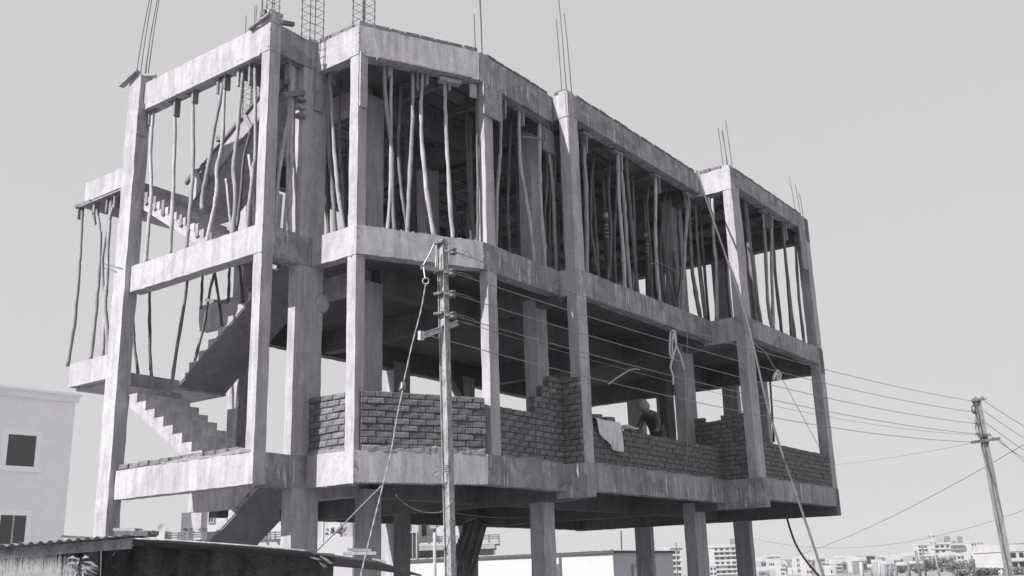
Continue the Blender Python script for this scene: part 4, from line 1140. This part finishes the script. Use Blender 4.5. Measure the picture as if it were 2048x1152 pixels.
# white house at the left edge: one long wall that runs away from the camera
cY = 45.0; hc_ = at_y(152, 792, cY)
M['house_w'] = plain('chalky_wall', 0.86, 0.9, 0.06, 1.2, bumps=0.1)
M['frame_w'] = plain('bright_white_trim', 0.92, 0.8, 0.03, 2, bumps=0)
HW = thing('white_house', 'white three-storey house wall with dark windows at the left edge', 'house', Vector((hc_.x, hc_.y, GZ)))
zt_ = hc_.z; P0 = Vector((hc_.x, hc_.y, 0))
rot = math.radians(47); hv = Vector((math.cos(rot), math.sin(rot), 0)); hn = Vector((hv.y, -hv.x, 0))
def hwp(x, y, off=0.0): return on_plane(x, y, P0 + hn * off, hn)
def hbox(s0, s1, d0, d1, z0, z1):
    q = [P0 + hv * s0 + hn * d0, P0 + hv * s1 + hn * d0, P0 + hv * s1 + hn * d1, P0 + hv * s0 + hn * d1]
    return MB().hexa([p + Z * z0 for p in q], [p + Z * z1 for p in q])
hbox(-14, 0, -9, 0, GZ, zt_ - .3).build('wall', M['house_w'], HW)
hbox(-14.1, .12, -9.1, .12, zt_ - .3, zt_ - .02).build('parapet', M['house_w'], HW)
hbox(-14.2, .22, -9.2, .22, zt_ - .02, zt_ + .08).build('cornice', M['frame_w'], HW)
def hwin(x0, y0, x1, y1, mull, sill=True):
    a, c = hwp(x0, y0), hwp(x1, y1); s0, s1 = (a - P0).dot(hv), (c - P0).dot(hv); z1, z0 = a.z, c.z; w = .22
    m = MB()
    for q in ((s0 - w, s0, z0, z1 + w), (s1, s1 + w, z0, z1 + w), (s0, s1, z1, z1 + w), (s0 - w - .1, s1 + w + .1, z0 - w, z0)):
        b0 = hbox(q[0], q[1], -.05, .07 if q[2] < z0 else .04, q[2], q[3]); m.add(b0.v, b0.f)
    f = m.build('window', M['frame_w'], HW)
    hbox(s0, s1, -.02, .012, z0, z1).build('shutter', M['glass'], f)
    for k in range(mull):
        c_ = s0 + (s1 - s0) * (k + 1) / (mull + 1); hbox(c_ - .035, c_ + .035, .013, .05, z0, z1).build('mullion', M['white2'], f)
hwin(17, 868, 67, 934, 0); hwin(1, 1030, 47, 1090, 1)
# white house seen below the stair
HY = 46.0
HA = thing('white_house', 'bright white house with railed roof terrace seen below the stair', 'house', Vector((at_y(450, 1100, HY).x, HY, GZ)))
fblock(HA, 'wall', 'white', 300, 1079, 705, 1150, HY, 9, True)
fblock(HA, 'upper_wall', 'white', 362, 1024, 482, 1080, HY + 2.4, 5)
fblock(HA, 'upper_wall', 'white2', 390, 1012, 402, 1079, HY + 2.2, .2)
fblock(HA, 'upper_wall', 'white', 508, 1026, 585, 1080, HY + 3, 5)
fblock(HA, 'upper_wall', 'white', 655, 1046, 680, 1098, HY + 1.6, 4)
fblock(HA, 'upper_wall', 'greyp', 680.5, 1043, 705, 1098, HY + 1.7, 4)
fblock(HA, 'parapet', 'white', 314, 1062, 329, 1079, HY - .3, 1)
fwin(HA, 418, 1034, 427, 1044, HY + 2.4, mull=1)
fwin(HA, 522, 1062, 537, 1078, HY + 3.0, mull=2)
railing(HA, 329, 470, 1065, 1078, HY - .1, 3, 6, 'steel'); railing(HA, 507, 572, 1065, 1079, HY - .1, 3, 4, 'steel')
for x in (377, 404): MB().lathe(Vector((at_y(x, 1078, HY + .5).x, HY + .5, at_y(x, 1077, HY).z)), Z, [(.1, 0), (.16, .3), (.17, .32)], 10).build('flower_pot', M['greyp'], HA)
for x0 in (377, 404, 660, 672, 686):
    yb = 1068 if x0 < 500 else 1072
    k = thing('potted_plant', 'small dark %s on the white terrace below the stair' % ['bushy plant', 'thin plant', 'laundry-like plant left of the grey wall', 'plant before the white wall', 'plant before the grey wall'][[377, 404, 660, 672, 686].index(x0)], 'plant', at_y(x0, yb, HY + .4), 'plants on the white terrace')
    for i in range(16):
        an = rg.uniform(0, 6.28); dd = Vector((math.cos(an), math.sin(an), rg.uniform(-.2, 1))).normalized(); m = MB()
        leaf(m, ORG[k.name] + Z * rg.uniform(0, .25) + dd * .05, dd, rg.uniform(.12, .3), .05); m.build('leaf', M['leaf'], k)
dsh = thing('satellite_dish', 'grey satellite dish on the white terrace left of the railing', 'dish', at_y(323, 1066, HY - .2))
dn = (Vector((.25, -.9, .35))).normalized()
MB().lathe(at_y(323.5, 1056, HY - .2), dn, [(.02, -.05), (.1, -.045), (.18, -.01), (.2, .03), (.19, .032), (.1, -.03), (.02, -.035)], 16).build('dish', M['greyp'], dsh, smooth=True)
MB().tube([at_y(323, 1067, HY - .2), at_y(323.5, 1057, HY - .15)], .03, 6).build('mast', M['steel'], dsh)
tag(MB().tube([at_y(645.5, 1085, HY - 3), at_y(646.5, 1042, HY - 3)], .055, 8).build('white_pipe', M['white']), 'short white pipe standing left of the grey terrace wall', 'pipe')
# second house, behind the near pole
HY2 = 55.0
HB = thing('balcony_house', 'pale house with railed balcony and dark louvres behind the near pole', 'house', Vector((at_y(900, 1100, HY2).x, HY2, GZ)))
fblock(HB, 'wall', 'white', 796, 1020, 809, 1150, HY2 - .3, 6, True)
fblock(HB, 'wall', 'white2', 809.5, 1030, 837, 1150, HY2, 6, True)
fblock(HB, 'wall', 'white', 838, 1030, 925, 1085, HY2 + 2, 5)
fblock(HB, 'lower_wall', 'greyp', 838, 1098, 986, 1150, HY2 + 1, 5, True)
fblock(HB, 'balcony_slab', 'white2', 837.5, 1083, 998, 1090, HY2 - .6, 3)
fblock(HB, 'canopy', 'greyp', 838, 1090.5, 990, 1099, HY2 - 1.2, 3.4)
fwin(HB, 812, 1066, 832, 1122, HY2, mull=2)
fwin(HB, 838.5, 1048, 853, 1072, HY2 + 2, mull=0)
fwin(HB, 840, 1112, 852, 1119, HY2 + 1); fwin(HB, 864, 1112, 880, 1119, HY2 + 1)
railing(HB, 837.5, 998, 1072, 1083, HY2 - .58, 3, 9, 'steel')
# lamp post
LY = 30.0
LP = thing('lamp_post', 'slim street lamp post with boxy head left of the near pole', 'street lamp', Vector((at_y(869, 1100, LY).x, LY, GZ)))
lt = at_y(869, 1056, LY)
MB().tube([Vector((lt.x, LY, GZ)), lt], .05, 8).build('post', M['greyp'], LP, smooth=True)
MB().box(at_y(866.5, 1053, LY), RT * .09, Vector((0, .12, 0)), Z * .06).build('lamp_head', M['greyp'], LP)
MB().bar(at_y(870, 1052, LY), at_y(879, 1053, LY), .04, .04).build('bracket', M['greyp'], LP)
# low white compound building
wc = at_y(1225, 1101, 32)
WC = thing('white_shed', 'long low white building with tile-edged roof behind the ground floor columns', 'building', Vector((wc.x, wc.y, GZ)))
wl_ = on_plane(785, 1126, Vector((wc.x, wc.y, 0)), V); wr_ = on_plane(1346, 1118, Vector((wc.x, wc.y, 0)), U)
Lw, Lr = (wl_ - wc).dot(U), (wr_ - wc).dot(V)
q = [Vector((wc.x, wc.y, 0)) + U * Lw, Vector((wc.x, wc.y, 0)), Vector((wc.x, wc.y, 0)) + V * Lr, Vector((wc.x, wc.y, 0)) + V * Lr + U * Lw]
MB().prism(q, GZ, wc.z - .07).build('wall', M['white'], WC)
q2 = [q[0] - V * .08, q[1] - V * .08 + U * .08, q[2] + U * .08, q[3]]
MB().prism(q2, wc.z - .068, wc.z).build('roof_edge', M['mortar'], WC)
for k in range(60):
    s_ = Lw * (k + .5) / 60
    MB().box(Vector((wc.x, wc.y, wc.z + .015)) + U * s_ - V * .02, U * abs(Lw) / 130, V * .08, Z * rnd.uniform(.008, .024)).build('roof_tile', M['greyp'], WC)
dr = MB(); 
a0 = on_plane(1263, 1134, Vector((wc.x, wc.y, 0)), U)
for s0, s1, z0, z1 in ((0, .06, GZ, a0.z), (1.2, 1.26, GZ, a0.z), (0, 1.26, a0.z, a0.z + .07)):
    c0 = Vector((a0.x, a0.y, 0)); dr.hexa([c0 + V * s0 + U * .01 + Z * z0, c0 + V * s1 + U * .01 + Z * z0, c0 + V * s1 + U * .05 + Z * z0, c0 + V * s0 + U * .05 + Z * z0], [c0 + V * s0 + U * .01 + Z * z1, c0 + V * s1 + U * .01 + Z * z1, c0 + V * s1 + U * .05 + Z * z1, c0 + V * s0 + U * .05 + Z * z1])
dr.build('door_frame', M['greyp'], WC)
tag(wbox(MB(), at_y(1118, 1130, 28).x, at_y(1124, 1130, 28).x, 28, 28.1, GZ, at_y(1121, 1112, 28).z).build('gate_post', M['steel']), 'dark upright gate post before the long white building', 'post')
tag(wbox(MB(), at_y(1114, 1130, 28).x, at_y(1117.5, 1130, 28).x, 28, 28.1, GZ, at_y(1116, 1128, 28).z).build('gate_post', M['steel']), 'short dark stub beside the gate post before the white building', 'post')
tag(MB().tube([at_y(1243, 1100, 40), at_y(1242, 1062, 40)], .03, 6).build('antenna_mast', M['steel']), 'thin mast rising behind the low white building', 'mast')
# bundle of long poles leaning under the first floor
for i in range(11):
    x0, x1 = 905 + 5.2 * i, 930 + 4.2 * i
    P, Q = at_v(x0 - 28, 1200, 6.2 + .03 * i), at_v(x1, 1038 + 2 * abs(i - 5), 6.6 + .03 * (i % 3))
    P = P + (P - Q) * ((P.z - GZ) / (Q.z - P.z))
    tag(pole_mesh([P, P.lerp(Q, .5), Q], .035, .03, .003).build('bamboo_pole', M['wood_d'], smooth=True, origin=P), '%s from left of the dark poles leaning in a bundle under the first floor' % ORD[i], 'pole', 'poles leaning in a bundle')
tag(MB().tube([at_v(905, 1060, 3.0), at_v(925, 1150, 3.0)], .012, 5).build('cable', M['wire_d']), 'dark cable slanting down right of the near pole base', 'cable')
tag(MB().tube([at_v(562, 1020, 1.6), at_v(572, 1100, 1.6)], .03, 6).build('dark_prop', M['wire_d']), 'dark slim prop under the lowest stair flight', 'prop')

# ------------------------------------------------------------------ the far city, its trees and poles
def city(x0, x1, yt, Y, rows, cols, label, mat='city_w', cat='building', yb=None, extra=(), group='far city buildings', dep=None, skew=0.0):
    X0, X1, Z0, Z1 = rect(x0, yt, x1, (yb or yt + 40), Y)
    r = thing('city_building', label, cat, Vector(((X0 + X1) / 2, Y, GZ)), group)
    w = X1 - X0; D = dep or max(6, w * .9); h = Z1 - GZ
    wbox(MB(), X0, X1, Y, Y + D, GZ, Z1).build('wall', M[mat], r)
    m = MB(); t_ = w * .03
    for q in ((X0 - t_, X1 + t_, Y - t_, Y + t_), (X0 - t_, X0 + t_, Y + t_ + .01, Y + D), (X1 - t_, X1 + t_, Y + t_ + .01, Y + D)): wbox(m, q[0], q[1], q[2], q[3], Z1 - .1, Z1 + .9)
    m.build('parapet', M['city_w'], r)
    m = MB(); sl = MB(); fh = (h * .94 if yb is None else (Z1 - Z0)) / max(1, rows); zb = Z1 - fh * rows
    for i in range(rows):
        for k in range(cols):
            if rnd.random() < .08: continue
            cx = X0 + w * (k + .5 + rnd.uniform(-.08, .08)) / cols; ww = w / cols * rnd.uniform(.24, .36); z0 = zb + fh * (i + .3); z1 = zb + fh * (i + .78)
            wbox(m, cx - ww, cx + ww, Y - .06, Y - .01, z0, z1)
        if rnd.random() < .5: wbox(sl, X0 - .1, X1 + .1, Y - w * .06 - .1, Y - .02, zb + fh * i - .12, zb + fh * i + .12)
    if m.v: m.build('windows', M['glass_f'], r, kind='stuff')
    if sl.v: sl.build('balcony_slabs', M['city_w'], r, kind='stuff')
    for (a, b_, y, mt) in extra:
        A0, A1, _, ZZ = rect(a, y, b_, yt, Y + D * .3)
        wbox(MB(), A0, A1, Y + D * .25, Y + D * .7, Z1 - .05, ZZ).build('roof_room', M[mt], r)
    return r
M['glass_f'] = plain('far_window', 0.03, 0.4, 0.2, 2.0, bumps=0)
city(1334, 1362, 1100, 300, 5, 3, 'pale apartment block right of the low white building, half hidden by a column', extra=((1338, 1350, 1092, 'city_w'),))
a_ = city(1428, 1484, 1094, 420, 6, 5, 'apartment block with balconies seen between the last ground columns', extra=((1464, 1482, 1077, 'city_g'), (1444, 1452, 1088, 'city_w')))
city(1420, 1434, 1133, 380, 2, 2, 'small low white house at the foot of the balcony apartment block')
city(1515, 1536, 1119, 640, 4, 4, 'white city block just right of the last ground column')
city(1535, 1563, 1113, 700, 5, 5, 'wide white city block second from the last ground column', extra=((1546, 1553, 1109, 'city_w'),))
city(1560, 1580, 1119, 660, 4, 4, 'off-white city block left of the black hose', 'city_o')
city(1590, 1601, 1115, 720, 5, 2, 'narrow white tower block between black hose and pale pipe')
city(1577, 1592, 1126, 560, 3, 3, 'low grey-white block behind the black hose', 'city_o')
city(1604, 1622, 1128, 520, 2, 3, 'low white block right behind the pale pipe')
city(1619, 1641, 1118, 680, 4, 4, 'white block right of the pale pipe with many windows', extra=((1624, 1630, 1115, 'city_w'),))
city(1640, 1656, 1130, 540, 3, 3, 'grey low city block under the building corner', 'city_g')
city(1655, 1676, 1120, 640, 4, 4, 'white block below the overhanging building corner')
city(1672, 1700, 1127, 560, 3, 5, 'wide low off-white block left of the flat hut', 'city_o')
city(1698, 1722, 1117, 700, 4, 4, 'white block with balcony lines left of the flat-roofed hut')
h_ = thing('pillar_hut', 'flat dark roof on grey pillars standing over the city blocks', 'pavilion', at_y(1738, 1130, 420))
for x0, x1 in ((1731, 1736), (1739, 1744), (1747, 1751)): fblock(h_, 'pillar', 'city_g', x0, 1113, x1, 1128, 420, 4)
fblock(h_, 'roof', 'city_g', 1724, 1111, 1753, 1113, 418, 9); fblock(h_, 'base', 'city_w', 1722, 1128, 1758, 1150, 419, 9)
city(1757, 1780, 1121, 600, 4, 4, 'off-white block right of the flat-roofed hut', 'city_o')
city(1778, 1794, 1113, 660, 5, 3, 'taller white block with roof room right of the hut', extra=((1784, 1791, 1109, 'city_w'),))
city(1808, 1820, 1111, 620, 4, 2, 'small white block left of the striped far pole')
city(1818, 1838, 1116, 520, 3, 3, 'low white block behind the dark leaning post')
city(1838, 1868, 1090, 520, 6, 5, 'tall white block with balconies left of the tallest far pole', extra=((1846, 1856, 1086, 'city_w'),))
city(1869, 1903, 1088, 500, 3, 3, 'white block with square dark windows in the hill cluster', yb=1118, extra=((1872, 1886, 1073, 'city_o'), (1893, 1900, 1072, 'city_g')))
city(1902, 1932, 1090, 540, 5, 6, 'grey scaffolded block in the middle of the hill cluster', 'city_g', extra=((1905, 1912, 1082, 'city_g'), (1919, 1925, 1073, 'city_g')))
city(1931, 1946, 1092, 580, 5, 2, 'narrow grey block right of the scaffolded block', 'city_g')
city(1916, 1940, 1111, 380, 3, 3, 'small bright white house in front of the hill cluster')
city(1944, 1970, 1085, 560, 5, 4, 'white stepped block left of the far power pole', extra=((1950, 1956, 1080, 'city_w'), (1960, 1966, 1082, 'city_w')))
city(1966, 1992, 1092, 520, 5, 4, 'bright white block just left of the far power pole', extra=((1972, 1980, 1087, 'city_w'),))
city(1990, 2010, 1104, 480, 3, 2, 'low off-white block behind the far power pole', 'city_o')
city(2018, 2070, 1101, 160, 2, 3, 'nearer white house at the right edge with dark windows', yb=1140, extra=((2036, 2060, 1086, 'city_g'),), dep=12)
city(1998, 2018, 1138, 190, 1, 2, 'small pale hut right of the far power pole foot', 'city_o')
for i in range(112):
    x = 1490 + 5.3 * i + rnd.uniform(-4, 4); w_ = rnd.uniform(5, 15)
    city(x, x + w_, rnd.uniform(1117, 1143) - (x - 1490) * .02, rnd.uniform(260, 560), rnd.randint(1, 3), rnd.randint(2, 4), '%s tiny pale rooftop from left along the low city front' % (ORD[i] if i < 16 else ('%d%s' % (i + 1, {1: 'st', 2: 'nd', 3: 'rd'}.get((i + 1) % 10 if (i + 1) % 100 > 20 or 100 < i + 1 < 104 else 0, 'th')))), rnd.choice(('city_w', 'city_o', 'city_o', 'city_g')), group='tiny rooftops along the low city front')

def tree(x, yt, Y, w_px, label, dark='leaf'):
    r = random.Random(int(x)); p = at_y(x, yt, Y); px = Y / FPX
    rad = w_px * px / 2; top = p.z; base = Vector((p.x, Y, GZ)); H = top - GZ
    t_ = thing('tree', label, 'tree', base, 'trees at the foot of the hill cluster')
    MB().tube([base, base + Z * H * .4 + Vector((rad * .1, 0, 0)), base + Z * H * .75], [rad * .1, rad * .07, rad * .03], 7).build('trunk', M['bark'], t_, smooth=True)
    for k in range(3):
        a = r.uniform(0, 6.28); MB().tube([base + Z * H * .4, base + Z * H * .7 + Vector((math.cos(a), math.sin(a), 0)) * rad * .5], [rad * .05, rad * .02], 5).build('limb', M['bark'], t_)
    m = MB(); lumps = [(base + Vector((r.uniform(-.65, .65) * rad, r.uniform(-.6, .6) * rad, H * r.uniform(.45, .85))), rad * r.uniform(.3, .55)) for _ in range(9)]
    for c, R in lumps:
        for _ in range(90):
            d = Vector((r.gauss(0, 1), r.gauss(0, 1), r.gauss(0, 1))).normalized(); q = c + d * R * r.uniform(.6, 1.05)
            q.z = min(q.z, top)
            a = Vector((r.gauss(0, 1), r.gauss(0, 1), r.gauss(0, 1))).normalized(); b_ = a.cross(d).normalized(); s_ = rad * .11 * r.uniform(.6, 1.3)
            m.add([q - a * s_, q + b_ * s_ * .6, q + a * s_, q - b_ * s_ * .6], [(0, 1, 2, 3)])
    m.build('crown', M[dark], t_)
for i, (x, yt, Y, w_) in enumerate(((1830, 1128, 240, 40), (1850, 1120, 300, 42), (1880, 1117, 260, 50), (1905, 1128, 210, 44), (1930, 1126, 230, 50), (1962, 1120, 250, 56), (1985, 1114, 300, 40), (2005, 1112, 240, 34), (2030, 1136, 150, 50), (1970, 1138, 150, 60), (1800, 1132, 260, 30), (1922, 1140, 140, 40))):
    tree(x, yt, Y, w_, '%s grey bushy tree counted in build order from the left foot of the hill' % ORD[i])
def fpole(x0, y0, x1, y1, Y, r, label, cross=0, mat='steel', name='far_pole'):
    p, q = at_y(x0, y0, Y), at_y(x1, y1, Y); d = (p - q).normalized(); bs = p - d * ((p.z - GZ) / d.z)
    t_ = thing(name, label, 'pole', bs, 'distant poles and posts')
    MB().tube([bs, p], [r * 1.2, r], 7).build('shaft', M[mat], t_, smooth=True)
    for k in range(cross):
        c = p - d * (.35 + .75 * k); MB().bar(c - RT * .35, c + RT * .35, .09, .1).build('cross_arm', M['steel'], t_)
    return t_
fpole(1862, 1066, 1879, 1152, 120, .10, 'tallest distant pole with four short cross arms', 4, 'greyp')
fpole(1843, 1090, 1852, 1152, 150, .12, 'second distant pole with many cross arms, left of the tallest', 5)
fpole(1831, 1101, 1840, 1150, 110, .14, 'dark leaning distant post without arms', 0)
for i, (x, y) in enumerate(((1722, 1124), (1758, 1120), (1772, 1128), (1779, 1131), (1782, 1126), (1792, 1130), (1817, 1126), (1742, 1134))):
    fpole(x, y, x + 2, 1152, 100 + 6 * i, .11 if i % 2 else .17, ['pale post left of the flat hut', 'pale slim post right of the flat hut', 'short grey post beside the slim post', 'short dark post among the distant posts', 'dark thick post in the distant row', 'dark post right in the distant row', 'dark gate-like post left of the leaning post', 'short post below the flat hut'][i], 0, 'greyp' if i < 2 else 'wood_d', 'far_post')
fpole(1352, 1085, 1355, 1152, 60, .035, 'thin mast between the low white building and next column', 1)

# ------------------------------------------------------------------ the dusty air
hz = MB()
hz.hexa([Vector(p) for p in ((-700, -300, GZ - 1.0), (1100, -300, GZ - 1.0), (1100, 1000, GZ - 1.0), (-700, 1000, GZ - 1.0))],
        [Vector(p) for p in ((-700, -300, 40), (1100, -300, 40), (1100, 1000, 40), (-700, 1000, 40))])
hm = bpy.data.materials.new('dusty_air'); hm.use_nodes = True
hn_, hl = hm.node_tree.nodes, hm.node_tree.links
hn_.remove(hn_['Principled BSDF'])
vol = hn_.new('ShaderNodeVolumePrincipled')
vol.inputs['Color'].default_value = (0.95, 0.95, 0.95, 1)
vol.inputs['Density'].default_value = 0.00033
vol.inputs['Anisotropy'].default_value = 0.0
hl.new(vol.outputs[0], hn_['Material Output'].inputs['Volume'])
ho = hz.build('haze', hm); ho['kind'] = 'stuff'
S.cycles.volume_bounces = 0
